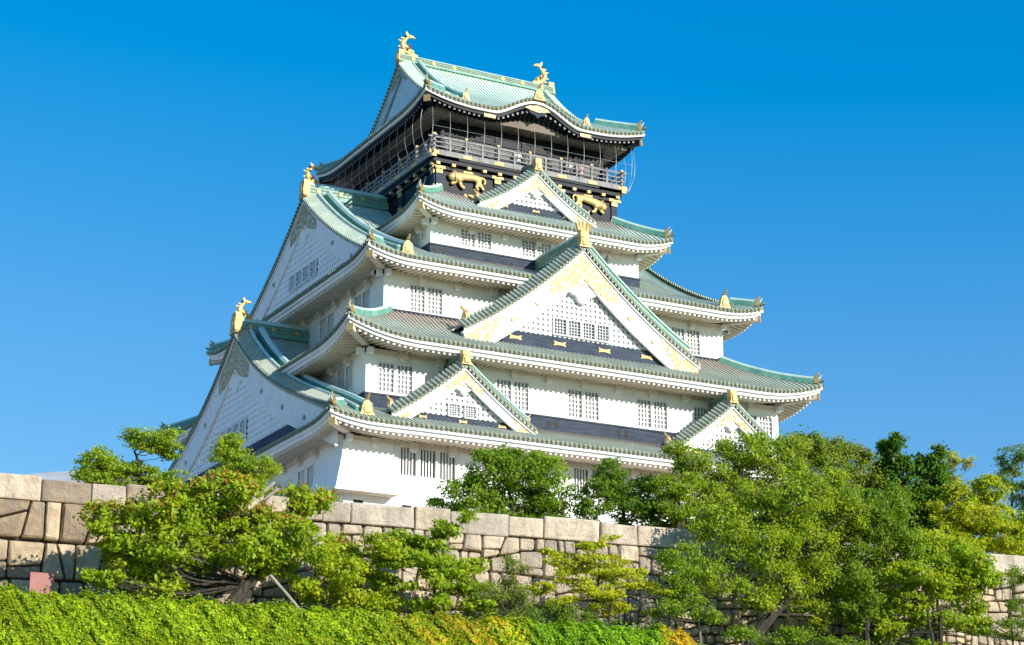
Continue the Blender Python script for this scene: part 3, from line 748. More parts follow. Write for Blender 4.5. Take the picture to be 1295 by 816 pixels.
# ---- roof fish ornaments
def fish(parent, pos, facing, h):
    """gilt dolphin-fish standing on its head: mouth bites the ridge, tail curls up"""
    mb = MB(); f = Vector(facing).normalized(); up = Vector((0, 0, 1)); sd = Vector((-f.y, f.x, 0)); p0 = Vector(pos)
    key = [(.30, .02, .17), (.16, .12, .24), (-.02, .24, .25), (-.14, .40, .20), (-.16, .55, .15), (-.08, .68, .11), (.02, .78, .07), (.08, .84, .05)]
    pth = [p0 + f * a * h + up * b_ * h for a, b_, _ in key]
    rows = []
    for i, (a, b_, r_) in enumerate(key):
        t = (pth[min(i + 1, 7)] - pth[max(i - 1, 0)]).normalized(); n_ = sd.cross(t).normalized()
        rows.append([pth[i] + (sd * math.cos(q * pi / 5) * .62 + n_ * math.sin(q * pi / 5)) * r_ * h * .82 for q in range(10)])
    mb.grid(rows, 'gold', closed=True); mb.face(rows[0], 'gold'); mb.face(rows[-1], 'gold')
    fx = lambda a, b_, d: tuple(p0 + f * a * h + up * b_ * h + sd * d * h)
    mb.prism([(.03, .78), (-.06, .95), (-.04, 1.06), (.08, .93), (.13, .84)], fx, -.05, .05, 'gold')
    mb.prism([(.08, .84), (.12, .92), (.26, .90), (.38, .80), (.22, .82), (.12, .78)], fx, -.05, .05, 'gold')
    for i in range(7):                     # dorsal spines along the outer back
        a, b_, r_ = key[min(i + 1, 6)]; q = Vector((-1, .25 if i > 2 else -.35)).normalized()
        aa, bb_ = a + q.x * r_ * .7, b_ + q.y * r_ * .7
        mb.prism([(aa + .04, bb_ - .05), (aa + q.x * .13, bb_ + q.y * .13 + .03), (aa + .04, bb_ + .06)], fx, -.02, .02, 'gold')
    for s_ in (-1, 1):                     # breast fins
        a0 = p0 + f * .02 * h + up * .26 * h + sd * s_ * .13 * h
        q = [a0, a0 + sd * s_ * .16 * h + up * .18 * h - f * .05 * h, a0 + sd * s_ * .20 * h + up * .05 * h, a0 + sd * s_ * .08 * h - up * .07 * h]
        mb.face(q, 'gold'); mb.face([v + f * .03 * h for v in q][::-1], 'gold')
        e = p0 + f * .22 * h + up * .17 * h + sd * s_ * .14 * h
        mb.tube([e - sd * s_ * .03 * h, e + sd * s_ * .03 * h], .045 * h, 'gold', 6)
    mb.prism([(.12, -.02), (.44, -.03), (.46, .05), (.30, .09), (.12, .12)], fx, -.13, .13, 'gold')
    return mb.build('golden_fish', parent)
fish(R5.obj, (-5.55, 0, 39.30), (1, 0, 0), 1.75); fish(R5.obj, (5.25, 0, 39.30), (-1, 0, 0), 1.75)
for s_ in (-1, 1):
    fish(R3.obj, (s_ * 12.45, 0, 28.40), (-s_, 0, 0), 1.5)
    fish(R1.obj, (s_ * 16.85, 0, 18.25), (-s_, 0, 0), 1.5)

# ---- the black top storey, its veranda and the wire cage
tp = MB(); a, b_ = 6.84, 7.52
for side in range(4):
    W, O = (a, b_) if side % 2 == 0 else (b_, a)
    tp.face([P(side, -W, O, 25.9), P(side, W, O, 25.9), P(side, W, O, 28.4), P(side, -W, O, 28.4)], 'black_lacquer')
    for l in (-W + .2, -2.35, 2.35, W - .2):
        pbox(tp, side, l - .2, l + .2, O - .02, O + .10 + .002 * side, 26.2, 28.2, 'dark_band')
    pbox(tp, side, -W - .12, W + .12, O - .02, O + .12 + .002 * side, 26.35, 26.62, 'black_lacquer')
    pbox(tp, side, -W - .16, W + .16, O - .02, O + .16 + .002 * side, 28.02, 28.22, 'black_lacquer')
    pbox(tp, side, -W - .34, W + .34, O - .02, O + .30 + .002 * side, 28.42, 28.68, 'black_lacquer')
top_st = tp.build('black_storey', keep, KOFF)
def gilt(parent, side, *bx_):
    g_ = MB()
    for b6 in bx_: pbox(g_, side, *b6, 'gold')
    g_.build('gilt_fitting', parent)
for side in (0, 3):
    W, O = (a, b_) if side % 2 == 0 else (b_, a); e_ = .002 * side
    for l in (-W + .2, -2.35, 2.35, W - .2):
        gilt(top_st, side, (l - .26, l + .26, O + .09, O + .175 + e_, 26.45, 26.75), (l - .21, l + .21, O + .09, O + .165 + e_, 26.75, 26.95))
        gilt(top_st, side, (l - .23, l + .23, O + .09, O + .175 + e_, 27.70, 27.98), (l - .42, l + .42, O + .09, O + .185 + e_, 28.02, 28.22))
    n = 6
    for j in range(-n, n + 1):
        l = j * W / (n + .02)
        if j % 2 == 0: gilt(top_st, side, (l - .13, l + .13, O + .1, O + .36, 28.24, 28.42), (l - .34, l + .34, O + .1, O + .195 + e_, 28.03, 28.15))
        else: gilt(top_st, side, (l - .13, l + .13, O + .1, O + .36, 28.24, 28.42))
    for l in (-4.4, 0, 4.4): gilt(top_st, side, (l - .4, l + .4, O + .1, O + .15 + e_, 26.40, 26.58))
ve = MB(); va, vb_ = 7.22, 7.9
for side in range(4):
    W, O = (va, vb_) if side % 2 == 0 else (vb_, va)
    e = .002 * side
    pbox(ve, side, -W, W, O - 1.9, O + e, 28.70, 28.86, 'black_lacquer')
    pbox(ve, side, -W - .05, W + .05, O - .30, O + .05 + e, 28.86, 29.22, 'grey_wood')
veranda = ve.build('veranda_deck', top_st)
rl = MB()
for side in range(4):
    W, O = (va, vb_) if side % 2 == 0 else (vb_, va); e = .002 * side
    for z0, z1, ext in ((29.44, 29.51, .1), (29.75, 29.82, .15), (30.07, 30.16, .3)):
        pbox(rl, side, -W - ext, W + ext, O - .16, O - .04 + e, z0, z1, 'grey_wood')
    n = 6
    for j in range(-n, n + 1):
        l = j * W / (n + .05)
        pbox(rl, side, l - .065, l + .065, O - .17, O - .012 + e, 29.22, 30.25 if j % 2 == 0 else 30.05, 'grey_wood')
rl_o = rl.build('railing', top_st)
for side in (0, 3):
    W, O = (va, vb_) if side % 2 == 0 else (vb_, va); e = .002 * side
    for j in range(-6, 7, 2):
        l = j * W / 6.05
        gilt(rl_o, side, (l - .34, l + .34, O + .045, O + .075 + e, 28.88, 29.12)); gilt(rl_o, side, (l - .1, l + .1, O - .2, O - .005 + e, 30.25, 30.36))
    for s_ in (-1, 1): gilt(rl_o, side, (s_ * W - .17, s_ * W + .17, O - .17, O + .12 + e, 28.66, 29.14))
uw = MB()
for side in range(4):
    W, O = (6.15, 6.9) if side % 2 == 0 else (6.9, 6.15)
    uw.face([P(side, -W, O, 28.86), P(side, W, O, 28.86), P(side, W, O, 30.85), P(side, -W, O, 30.85)], 'upper_wall')
    uw.face([P(side, -W, O, 30.85), P(side, W, O, 30.85), P(side, W, O, 31.95), P(side, -W, O, 31.95)], 'opening_black')
    for j in range(-3, 4):
        l = j * W / 3.04; pbox(uw, side, l - .13, l + .13, O - .02, O + .08 + .002 * side, 28.86, 32.05, 'black_lacquer')
    pbox(uw, side, -W, W, O - .02, O + .1 + .002 * side, 30.72, 30.86, 'black_lacquer')
uw.build('upper_wall', top_st)
nt_ = MB()
def netpt(side, l, O, t):   # t 0 top .. 1 bottom, bulging outwards
    z = 31.85 - t * 3.05; o = O + .60 * math.sin(pi * min(t * .62 + .30, 1)) ** 1 - .25 * max(0, t - .7) * 2
    return P(side, l, o, z)
for side in range(4):
    W, O = (va + .35, vb_ + .05) if side % 2 == 0 else (vb_ + .05, va + .35)
    n = int(2 * W / 1.18)
    for j in range(n + 1):
        l = -W + 2 * W * j / n
        nt_.tube([netpt(side, l, O, q / 9) for q in range(10)], .0105, 'wire', 4)
    for t in (.42, .62):
        nt_.tube([netpt(side, -W, O, t), netpt(side, W, O, t)], .008, 'wire', 4)
nt_.build('safety_wires', top_st)
# gilt tigers on the black panels (raised reliefs)
def relief(name, side, l0, z0, sc, flip, mat, nodes, edges, fat=1.0):
    """nodes: (x, z, r) in panel units"""
    me = bpy.data.meshes.new(name); bm = bmesh.new(); O = 7.52 if side % 2 == 0 else 6.84
    vs_ = [bm.verts.new(Vector(P(side, l0 + flip * x * sc, O + .16, z0 + z * sc)) - Vector(KOFF)) for x, z, r_ in nodes]
    for i, j in edges: bm.edges.new((vs_[i], vs_[j]))
    bm.to_mesh(me); bm.free(); ob = bpy.data.objects.new(name, me); COL.objects.link(ob)
    md = ob.modifiers.new('skin', 'SKIN'); md.use_smooth_shade = True
    for i, (x, z, r_) in enumerate(nodes): me.skin_vertices[0].data[i].radius = (r_ * sc * fat, r_ * sc * fat)
    me.skin_vertices[0].data[0].use_root = True
    ob.modifiers.new('sub', 'SUBSURF').levels = 1
    dg = bpy.context.evaluated_depsgraph_get(); dg.update()
    nm = bpy.data.meshes.new_from_object(ob.evaluated_get(dg)); nm.name = name
    bpy.data.objects.remove(ob)
    nm.materials.clear(); nm.materials.append(MATS[mat])
    # flatten to a relief
    k = 1 if side % 2 == 0 else 0; s_ = (-1, 1, 1, -1)[side]
    for v in nm.vertices:
        d = v.co[k] * s_ - O; v.co[k] = s_ * (O + .03 + max(0, (d - .16) * .55 + .14))
    o2 = bpy.data.objects.new(name, nm); COL.objects.link(o2); o2.parent = top_st; o2.location = (0, 0, 0)
    return o2
# prowling tiger: head low at -x, back arched, tail curled over at +x
tn_ = [(.10, .34, .20), (-.25, .30, .21), (-.58, .26, .21), (-.98, .20, .27), (-1.22, .06, .15), (.45, .34, .19), (.78, .30, .20),
       (-.45, -.05, .10), (-.35, -.30, .09), (-.10, -.42, .08), (-.75, -.15, .09), (-1.05, -.26, .08), (.80, .02, .12), (.62, -.18, .08), (.78, -.40, .08), (.50, .0, .10), (.98, -.12, .08), (1.15, -.36, .08),
       (.98, .44, .06), (1.18, .38, .06), (1.22, .16, .055), (1.10, .02, .05), (-.88, .38, .07), (-1.02, .36, .07)]
te_ = [(0, 1), (1, 2), (2, 3), (3, 4), (0, 5), (5, 6), (2, 7), (7, 8), (8, 9), (2, 10), (10, 11), (6, 12), (12, 13), (13, 14), (12, 16), (16, 17), (6, 18), (18, 19), (19, 20), (20, 21), (3, 22), (3, 23)]
keepn = sorted({i for e in te_ for i in e}); mp_ = {o: i for i, o in enumerate(keepn)}
tn_ = [tn_[i] for i in keepn]; te_ = [(mp_[i], mp_[j]) for i, j in te_]
relief('golden_tiger', 0, -4.65, 27.40, 1.12, 1, 'gold', tn_, te_, 1.38)
relief('golden_tiger', 0, 4.70, 27.44, 1.08, -1, 'gold', [(x, z - .12 * (-x) * (1 if x < 0 else .6), r_) for x, z, r_ in tn_], te_, 1.38)
# crane relief on the left black panel
cn_ = [(0, 0, .16), (.25, .08, .12), (.45, .30, .06), (.50, .55, .05), (.62, .62, .06), (-.3, .1, .12), (-.6, .35, .10), (-.85, .55, .05), (.1, -.3, .05), (.05, -.5, .05), (-.2, .35, .10), (-.25, .7, .06)]
ce_ = [(0, 1), (1, 2), (2, 3), (3, 4), (0, 5), (5, 6), (6, 7), (0, 8), (8, 9), (0, 10), (10, 11)]
relief('crane_relief', 3, 5.9, 27.25, .9, 1, 'relief_teal', cn_, ce_)
# stone base under the keep
sb = MB()
r0 = [(-17.6, -17.2, KB), (17.6, -17.2, KB), (17.6, 17.2, KB), (-17.6, 17.2, KB)]; r1 = [(x * 1.16, y * 1.16, -1.9) for x, y, _ in r0]
rows = []
for q in range(7):
    t = q / 6
    rows.append([tuple(Vector(p) * (1 - t) ** 1.3 + Vector(v) * (1 - (1 - t) ** 1.3)) for p, v in zip(r0, r1)])
rows = [[(p[0], p[1], KB + (-1.9 - KB) * i / 6) for p in row] for i, row in enumerate(rows)]
sb.grid(rows, 'pale_stone', closed=True)
sb.face(r0, 'pale_stone')
sb.build('stone_base', keep)

# ---------------------------------------------------------------- ground, in a frame set along the stone wall: s along it, off towards the viewer
WP = Vector((-25.01, -36.21)); WE = Vector((.9938, -.1115)); WN = Vector((.1115, .9938))
def Wd(s, off, z):
    q = WP + WE * s - WN * off
    return (q.x, q.y, z)
WT, WF = 20.0, 14.5                          # top and foot of the wall
def ground_z(s, off):
    if off < -.8: return 19.55 if off > -3 else 19.55
    if off < 0: return 19.55 if off < -.5 else 14.5
    if off < 8: return 14.5 - .12 * off - (.5 * max(0, min(1, (s - 12) / 4)) * off / 8)
    if off < 10.2: return 14.5 - .96 - .5 * max(0, min(1, (s - 12) / 4)) - .3 * (off - 8)
    return max(0, 12.3 - (off - 10.2) * 2.2 - (1.5 if s < 12.5 else 0))
gm = MB()
ss = [-900, -400, -200, -120, -80] + list(range(-60, 71, 2)) + [80, 120, 200, 400, 900]
oo = [-900, -500, -250, -150, -100, -60, -30, -15, -6, -3, -.85, -.79, -.52, -.48, 0, 1, 2, 3, 4, 5, 6, 7, 8, 9, 10, 10.2, 10.6, 11, 12, 14, 16, 18, 20, 22, 24, 30, 45, 70, 100, 150, 300, 900]
gm.grid([[Wd(a, o_, ground_z(a, o_) + (.12 * math.sin(a * 1.7 + o_) * math.cos(o_ * 1.3 - a * .6) if 0 < o_ < 12 else 0)) for a in ss] for o_ in oo], 'ground_cover')
go_ = gm.build('ground'); go_['kind'] = 'structure'
gv = MB(); gv.grid([[Wd(a, o_, 19.56) for a in ss] for o_ in (-400, -150, -60, -30, -15, -6, -3, -.9)], 'gravel')
pl_ = gv.build('gravel_court'); pl_['kind'] = 'structure'  # pale gravel court, added to bounce sunlight onto the eaves and left face

# ---------------------------------------------------------------- the stone wall
def clip(poly, n, d):
    """keep n.p <= d and the rest"""
    A_, B_ = [], []
    for i in range(len(poly)):
        p, q = poly[i], poly[(i + 1) % len(poly)]
        sp, sq = n[0] * p[0] + n[1] * p[1] - d, n[0] * q[0] + n[1] * q[1] - d
        (A_ if sp <= 0 else B_).append(p)
        if (sp <= 0) != (sq <= 0):
            t = sp / (sp - sq); x = (p[0] + (q[0] - p[0]) * t, p[1] + (q[1] - p[1]) * t); A_.append(x); B_.append(x)
    return A_, B_
def area(p): return .5 * abs(sum(p[i][0] * p[(i + 1) % len(p)][1] - p[(i + 1) % len(p)][0] * p[i][1] for i in range(len(p))))
rw = random.Random(21)
def split(poly, target, out, depth=0):
    a = area(poly); cx = sum(p[0] for p in poly) / len(poly); cz = sum(p[1] for p in poly) / len(poly)
    if a < target(cx, cz) * rw.uniform(.35, 1.7) or depth > 9: out.append(poly); return
    w = max(p[0] for p in poly) - min(p[0] for p in poly); h = max(p[1] for p in poly) - min(p[1] for p in poly)
    vert = w > h * rw.uniform(.85, 1.35)
    an = (0 if vert else pi / 2) + rw.gauss(0, .15 if depth else .06)
    n = (math.cos(an), math.sin(an)); t = rw.uniform(-.2, .2)
    A_, B_ = clip(poly, n, n[0] * (cx + t * w) + n[1] * (cz + t * h))
    for q in (A_, B_):
        if len(q) >= 3: split(q, target, out, depth + 1)
def stone_block(mb, poly, gap, bulge, chamf, col, face_off=0.0):
    cx = sum(p[0] for p in poly) / len(poly); cz = sum(p[1] for p in poly) / len(poly)
    P_ = [Vector(p) for p in poly]
    if sum(P_[i].x * P_[(i + 1) % len(P_)].y - P_[(i + 1) % len(P_)].x * P_[i].y for i in range(len(P_))) < 0: P_.reverse()
    # inset every edge, then cut the corners
    def inset(pl, g):
        n_ = len(pl); res = [list(map(tuple, pl))][0]
        for i in range(n_):
            a, b_ = pl[i], pl[(i + 1) % n_]; e = b_ - a
            if e.length < 1e-6: continue
            nn = Vector((e.y, -e.x)).normalized(); res, _ = clip(res, (nn.x, nn.y), nn.dot(a) - g)
            if len(res) < 3: return []
        return [Vector(q) for q in res]
    q = inset(P_, gap * rw.uniform(.5, 1.5))
    q = [v for i, v in enumerate(q) if (v - q[i - 1]).length > .03]
    if len(q) < 3: return
    r_ = []
    for i in range(len(q)):
        p, c_, n_ = q[i - 1], q[i], q[(i + 1) % len(q)]
        k1 = min(chamf * rw.uniform(.3, 1.6), (p - c_).length * .35); k2 = min(chamf * rw.uniform(.3, 1.6), (n_ - c_).length * .35)
        r_ += [c_ + (p - c_).normalized() * k1, c_ + (n_ - c_).normalized() * k2]
    C_ = Vector((sum(v.x for v in r_) / len(r_), sum(v.y for v in r_) / len(r_)))
    tx, tz = rw.gauss(0, .03), rw.gauss(0, .03)
    def ring(k, off): return [Wd(C_.x + (v.x - C_.x) * k, off + face_off + tx * (v.x - C_.x) + tz * (v.y - C_.y), C_.y + (v.y - C_.y) * k) for v in r_]
    i0 = len(mb.v)
    rows = [ring(1, -.45), ring(1, -.03), ring(.965, bulge * .45), ring(.86, bulge), ring(.55, bulge * 1.14)]
    if bulge > .05:
        for row in rows[2:]:
            for k in range(len(row)):
                j = rw.gauss(0, .013); row[k] = (row[k][0] + WN.x * j, row[k][1] + WN.y * j, row[k][2])
    mb.grid(rows, 'stone', closed=True); mb.face(rows[-1], 'stone')
    for k in range(i0, len(mb.v)): mb.c[k] = col
def stone_col(s_=0):
    base = rw.choice([(.46, .39, .31), (.55, .46, .36), (.62, .52, .40), (.51, .45, .37), (.66, .55, .42), (.59, .48, .36)] if s_ > -5 else [(.36, .27, .19), (.42, .32, .22), (.64, .50, .34), (.58, .46, .32), (.68, .55, .40), (.55, .44, .32), (.66, .48, .31), (.48, .40, .32), (.70, .57, .41)])
    k = rw.uniform(.84, 1.12); return tuple(c_ * k for c_ in base)
swall = empty('stone_wall', Wd(8, 0, WF), 'long beige dry stone wall of big irregular blocks in front of the castle', 'wall')
def build_cols(mb, name, parent):
    ob = mb.build(name, parent); me = ob.data
    at_ = me.attributes.new('Col', 'FLOAT_COLOR', 'POINT'); arr = np.ones((len(mb.v), 4), 'f')
    for k, c_ in mb.c.items(): arr[k, :3] = c_
    at_.data.foreach_set('color', arr.ravel()); return ob
cop = MB(); s0 = -34.0; last = 0
while s0 < 60:
    w = rw.uniform(1.3, 3.4) if s0 > -12 else rw.uniform(1.2, 2.6)
    hz = WT + rw.choice([0, -.02, .05, -.08, -.04]) - (.28 if 8.2 < s0 < 11 and rw.random() < .6 else 0)
    zb = WT - 1.02 + rw.gauss(0, .03)
    poly = [(s0, zb), (s0 + w, zb + rw.gauss(0, .02)), (s0 + w + rw.gauss(0, .03), hz + rw.gauss(0, .03)), (s0, hz)]
    if 30 < s0 < 33: poly[3] = (s0 + .5, hz)
    c_ = stone_col(s0); g = sum(c_) / 3; c_ = tuple((x * .75 + g * .25 * y) * 1.06 for x, y in zip(c_, (1.08, 1, .92)))
    stone_block(cop, poly, .012, .035, .03, c_, .05)
    s0 += w
build_cols(cop, 'coping_stones', swall)
wl = MB(); stones = []
edges = []; s0 = -34.0
rows_ = [WT - 1.02, 17.45, 15.6, 12.6]
def tgt(cx, cz):
    t = 1.9 if cx < -5 else (.80 if cx < 12 else .5)
    if cz < 15.6: t *= .6
    return t
for i in range(3):
    s0 = -34 + rw.uniform(0, 2); prev = (-34.0, -34.0)
    def lev(zz, s_, k): return zz + (0 if k == 0 else .30 * math.sin(s_ * .31 + k * 2.1) + .16 * math.sin(s_ * .93 + k))
    s_a = -34.0
    while s_a < 60:
        s_b = s_a + rw.uniform(2.2, 4.5)
        split([(s_a + (0 if s_a == -34 else 0), lev(rows_[i + 1], s_a, i + 1)), (s_b, lev(rows_[i + 1], s_b, i + 1)), (s_b, lev(rows_[i], s_b, i)), (s_a, lev(rows_[i], s_a, i))], tgt, stones)
        s_a = s_b
for pl in stones: stone_block(wl, pl, .030, rw.uniform(.05, .20), .07, stone_col(sum(p_[0] for p_ in pl) / len(pl)))
build_cols(wl, 'wall_stones', swall)
jb = MB()
jb.hexa([Wd(-34, -.20, 12.6), Wd(60, -.20, 12.6), Wd(60, -.75, 12.6), Wd(-34, -.75, 12.6), Wd(-34, -.20, WT - .12), Wd(60, -.20, WT - .12), Wd(60, -.75, WT - .12), Wd(-34, -.75, WT - .12)], 'joint_dark')
jb.build('wall_core', swall)

# ---------------------------------------------------------------- leaves
def leaf_mesh(name, parent, cen, nrm, size, col, ratio=.62):
    """cen,nrm,col (n,3); size (n,): one folded rhombus per leaf"""
    n = len(cen); root_ = parent
    while root_ is not None and root_.parent: root_ = root_.parent
    if root_ is not None: cen = cen - np.array(root_.location, 'f')
    nrm = nrm / np.maximum(np.linalg.norm(nrm, axis=1, keepdims=True), 1e-6)
    rv = RNG.normal(size=(n, 3)); t = np.cross(nrm, rv); t /= np.maximum(np.linalg.norm(t, axis=1, keepdims=True), 1e-6)
    b_ = np.cross(nrm, t); sz = size[:, None]
    v = np.empty((n, 4, 3), 'f')
    v[:, 0] = cen - t * sz * .5; v[:, 2] = cen + t * sz * .5 - nrm * sz * .12
    v[:, 1] = cen + b_ * sz * ratio * .5 + nrm * sz * .10; v[:, 3] = cen - b_ * sz * ratio * .5 + nrm * sz * .10
    me = bpy.data.meshes.new(name); me.vertices.add(n * 4); me.loops.add(n * 4); me.polygons.add(n)
    me.vertices.foreach_set('co', v.ravel()); me.loops.foreach_set('vertex_index', np.arange(n * 4, dtype='i'))
    me.polygons.foreach_set('loop_start', np.arange(0, n * 4, 4, dtype='i'))
    at_ = me.attributes.new('Col', 'FLOAT_COLOR', 'POINT'); c4 = np.ones((n, 4, 4), 'f'); c4[:, :, :3] = col[:, None, :]
    at_.data.foreach_set('color', c4.ravel())
    me.materials.append(MATS['leaf']); me.update(calc_edges=True); me.validate()
    ob = bpy.data.objects.new(name, me); COL.objects.link(ob)
    if parent: ob.parent = parent
    return ob
rt = random.Random(5)
def tree(name, label, cat, base, blobs, cols, leaf=.13, dens=1.0, trunk=.16, bark='bark', depth=.8, tips=None, sat=2, trunk_path=None, group=None, flat=.6, clump=(.22, .46), stems=1):
    """base=(s,off,z); blobs=[(s,z,rx,rz)] foliage masses around the plane off; cols=[(rgb,weight)]"""
    bs, bo, bz = base
    root = empty(name, Wd(bs, bo, bz), label, cat, group)
    tk = MB(); B3 = []
    zmax = max(b_[1] for b_ in blobs); zmin = min(b_[1] for b_ in blobs)
    for s_, z_, rx, rz in blobs:
        o_ = bo + rt.uniform(-1, 1) * depth; B3.append((s_, o_, z_, rx, rz))
        if rx > .6:
            for _ in range(sat):
                a_ = rt.uniform(0, 2 * pi); k_ = rt.uniform(.34, .55)
                B3.append((s_ + math.cos(a_) * rx * .85, o_ + rt.uniform(-.5, .5) * depth, z_ + math.sin(a_) * rz * .85, rx * k_, rz * k_))
    tp = trunk_path or [(bs, bo, bz - .3), (bs + rt.uniform(-.2, .2), bo, bz + (zmax - bz) * .22), (sum(b_[0] for b_ in blobs) / len(blobs) * .5 + bs * .5, bo, bz + (zmax - bz) * .5), (sum(b_[0] for b_ in blobs) / len(blobs), bo, bz + (zmax - bz) * .8)]
    # smooth trunk
    def smooth(pts, n):
        a = np.array(pts, float); t = np.linspace(0, len(pts) - 1, n); o = np.stack([np.interp(t, range(len(pts)), a[:, k]) for k in range(3)], 1)
        for _ in range(3): o[1:-1] = o[1:-1] * .5 + (o[:-2] + o[2:]) * .25
        return o
    tt = smooth(tp, 14)
    wob = np.cumsum(RNG.normal(0, .02, (14, 3)), 0); wob[0] = 0; tt = tt + wob
    tk.tube([Wd(*p) for p in tt], [trunk * (1.25 - .95 * i / 13) for i in range(14)], bark, 8)
    for k in range(stems - 1):
        e = tt[13] + np.array([rt.uniform(-1.5, 1.5), rt.uniform(-.5, .5), rt.uniform(-.8, 0)]); st = tt[0] + np.array([rt.uniform(-.6, .6), rt.uniform(-.3, .3), 0])
        q = smooth([st, st * .6 + e * .4 + np.array([rt.uniform(-.3, .3), 0, .1]), e], 10)
        tk.tube([Wd(*p) for p in q], [trunk * .7 * (1.1 - .8 * i / 9) for i in range(10)], bark, 7)
    for s_, o_, z_, rx, rz in B3:
        c_ = np.array([s_, o_, z_]); zs_ = tt[:, 2]
        cand = [i for i in range(4, 14) if zs_[i] < z_ - .1] or [5]
        i = min(cand, key=lambda i: np.linalg.norm(tt[i] - c_) + (0 if i > 4 else .5)); st = tt[i]
        mid = st * .5 + c_ * .5 + np.array([rt.uniform(-.25, .25), rt.uniform(-.2, .2), -.12 * np.linalg.norm(c_ - st) + rt.uniform(-.1, .2)])
        q = smooth([st, mid, c_], 9); q[1:-1] += RNG.normal(0, .03, (7, 3))
        r0_ = trunk * (.55 - .3 * i / 13) * min(1, .3 + rx * .35)
        tk.tube([Wd(*p) for p in q], [max(.012, r0_ * (1 - .8 * k / 8)) for k in range(9)], bark, 6)
        for _ in range(int(2 + rx * 3)):
            d = RNG.normal(size=3); d /= np.linalg.norm(d); e = c_ + d * np.array([rx, rx * .8, rz]) * rt.uniform(.6, 1.0)
            m_ = q[6] * .5 + e * .5 + RNG.normal(0, .08, 3)
            tk.tube([Wd(*p) for p in (q[5], m_, e)], [.03 * min(1, rx), .02 * min(1, rx), .007], 'bark_pale' if rt.random() < .4 else bark, 4, caps=False)
    tk.build('trunk', root)
    CE, NO, SZ, CO = [], [], [], []
    carr = np.array([c_[0] for c_ in cols]); wts = np.array([c_[1] for c_ in cols], float); wts /= wts.sum()
    for s_, o_, z_, rx, rz in B3:
        ar = pi * rx * rz; nc = int(8 + ar * 6.6)
        d = RNG.normal(size=(nc, 3)); d /= np.linalg.norm(d, axis=1, keepdims=True)
        rr = RNG.uniform(.15, 1, nc) ** .45
        ce = np.array([s_, o_, z_]) + d * rr[:, None] * np.array([rx, min(rx, 1.6) * .85, rz]) * .97
        for k in range(nc):
            cr = RNG.uniform(*clump) * min(1, .55 + rx * .4)
            n = int(dens * 80 * (cr / .36) ** 2 * (.13 / leaf) ** 1.6)
            p = ce[k] + RNG.normal(size=(n, 3)) * np.array([cr, cr, cr * flat]) * .55
            nr = RNG.normal(size=(n, 3)) * .75 + np.array([0, 0, .75]) + np.array([d[k][0], 0, 0]) * .45
            nr[:, 1] += .60 + d[k][1] * .45; nr[:, 0] += .2
            ci = RNG.choice(len(carr), p=wts); c0 = carr[ci]
            c_ = c0[None] * (1 - .45) + carr[RNG.choice(len(carr), n, p=wts)] * .45
            c_ = c_ * RNG.uniform(.75, 1.25, (n, 1))
            if tips is not None:
                tipc, zt_, pr = tips
                up_ = (p[:, 2] - z_) / max(rz, .1)
                sel = (RNG.random(n) < pr * np.clip(up_ + .1, 0, 1)) & (ce[k][2] > zt_)
                c_[sel] = np.array(tipc) * RNG.uniform(.7, 1.2, (sel.sum(), 1))
            q = WP.x + WE.x * p[:, 0] - WN.x * p[:, 1]; r_ = WP.y + WE.y * p[:, 0] - WN.y * p[:, 1]
            CE.append(np.stack([q, r_, p[:, 2]], 1))
            NO.append(np.stack([WE.x * nr[:, 0] - WN.x * nr[:, 1], WE.y * nr[:, 0] - WN.y * nr[:, 1], nr[:, 2]], 1))
            SZ.append(leaf * RNG.uniform(.5, 1.5, n)); CO.append(c_)
    leaf_mesh('crown', root, np.concatenate(CE), np.concatenate(NO), np.concatenate(SZ), np.concatenate(CO))
    return root
G1, G2, G3, G4 = (.13, .235, .018), (.21, .34, .02), (.31, .44, .022), (.42, .51, .026)
YG, YL, OL, DK = (.50, .53, .026), (.66, .62, .022), (.28, .33, .045), (.065, .155, .018)
RB, OR, TG = (.34, .15, .045), (.55, .27, .03), (.16, .20, .07)
tree('cherry_tree', 'broad old cherry tree with reddening leaf tips in front of the wall at left', 'tree', (-5.9, 4, 14.0),
     [(-10.9,17.4,1.22,0.97),(-9.5,18.0,1.29,0.97),(-8.0,18.4,1.30,0.98),(-7.0,19.1,1.25,0.72),(-8.8,16.7,1.45,1.16),(-10.3,16.0,1.21,0.97),(-11.7,15.1,0.70,0.32),(-7.3,17.2,1.46,1.17),(-5.8,16.9,1.47,1.0),(-4.5,17.6,1.32,0.92),(-3.1,17.1,1.06,0.86),(-8.1,15.6,1.13,0.71),(-10.1,15.0,0.96,0.51),(-4.4,16.2,1.05,0.5),(-6.0,18.2,1.15,0.85),(-3.1,19.2,1.00,0.60),(-2.0,19.4,0.60,0.37),(-9.3,15.2,0.96,0.58)],
     [(G2, 3), (G3, 4), (G4, 4), (G1, 1), (YG, 1)], leaf=.19, trunk=.26, tips=((.42, .22, .05), 17.8, .42), depth=1.1, stems=3, sat=3, dens=1.05,
     trunk_path=[(-6.6, 4, 13.6), (-5.9, 4, 14.9), (-5.0, 4, 15.9), (-4.6, 4, 17.0), (-5.2, 4, 18.2)])
tree('shrub', 'light green maple shrub with yellow patches between two larger trees', 'shrub', (-.5, 3.2, 14.1),
     [(-0.9,17.2,1.15,0.74),(0.4,17.4,0.88,0.61),(-1.3,16.1,1.01,0.67),(0.1,15.8,1.01,0.74),(-1.9,15.4,0.87,0.47),(-2.8,15.4,0.66,0.40),(-0.5,15.1,1.14,0.40),(1.2,15.2,0.88,0.41),(-1.8,17.0,0.67,0.54)],
     [(G3, 3), (G4, 3), (YG, 2), (G2, 1)], leaf=.16, dens=1.0, trunk=.09, tips=(RB, 17.2, .3))
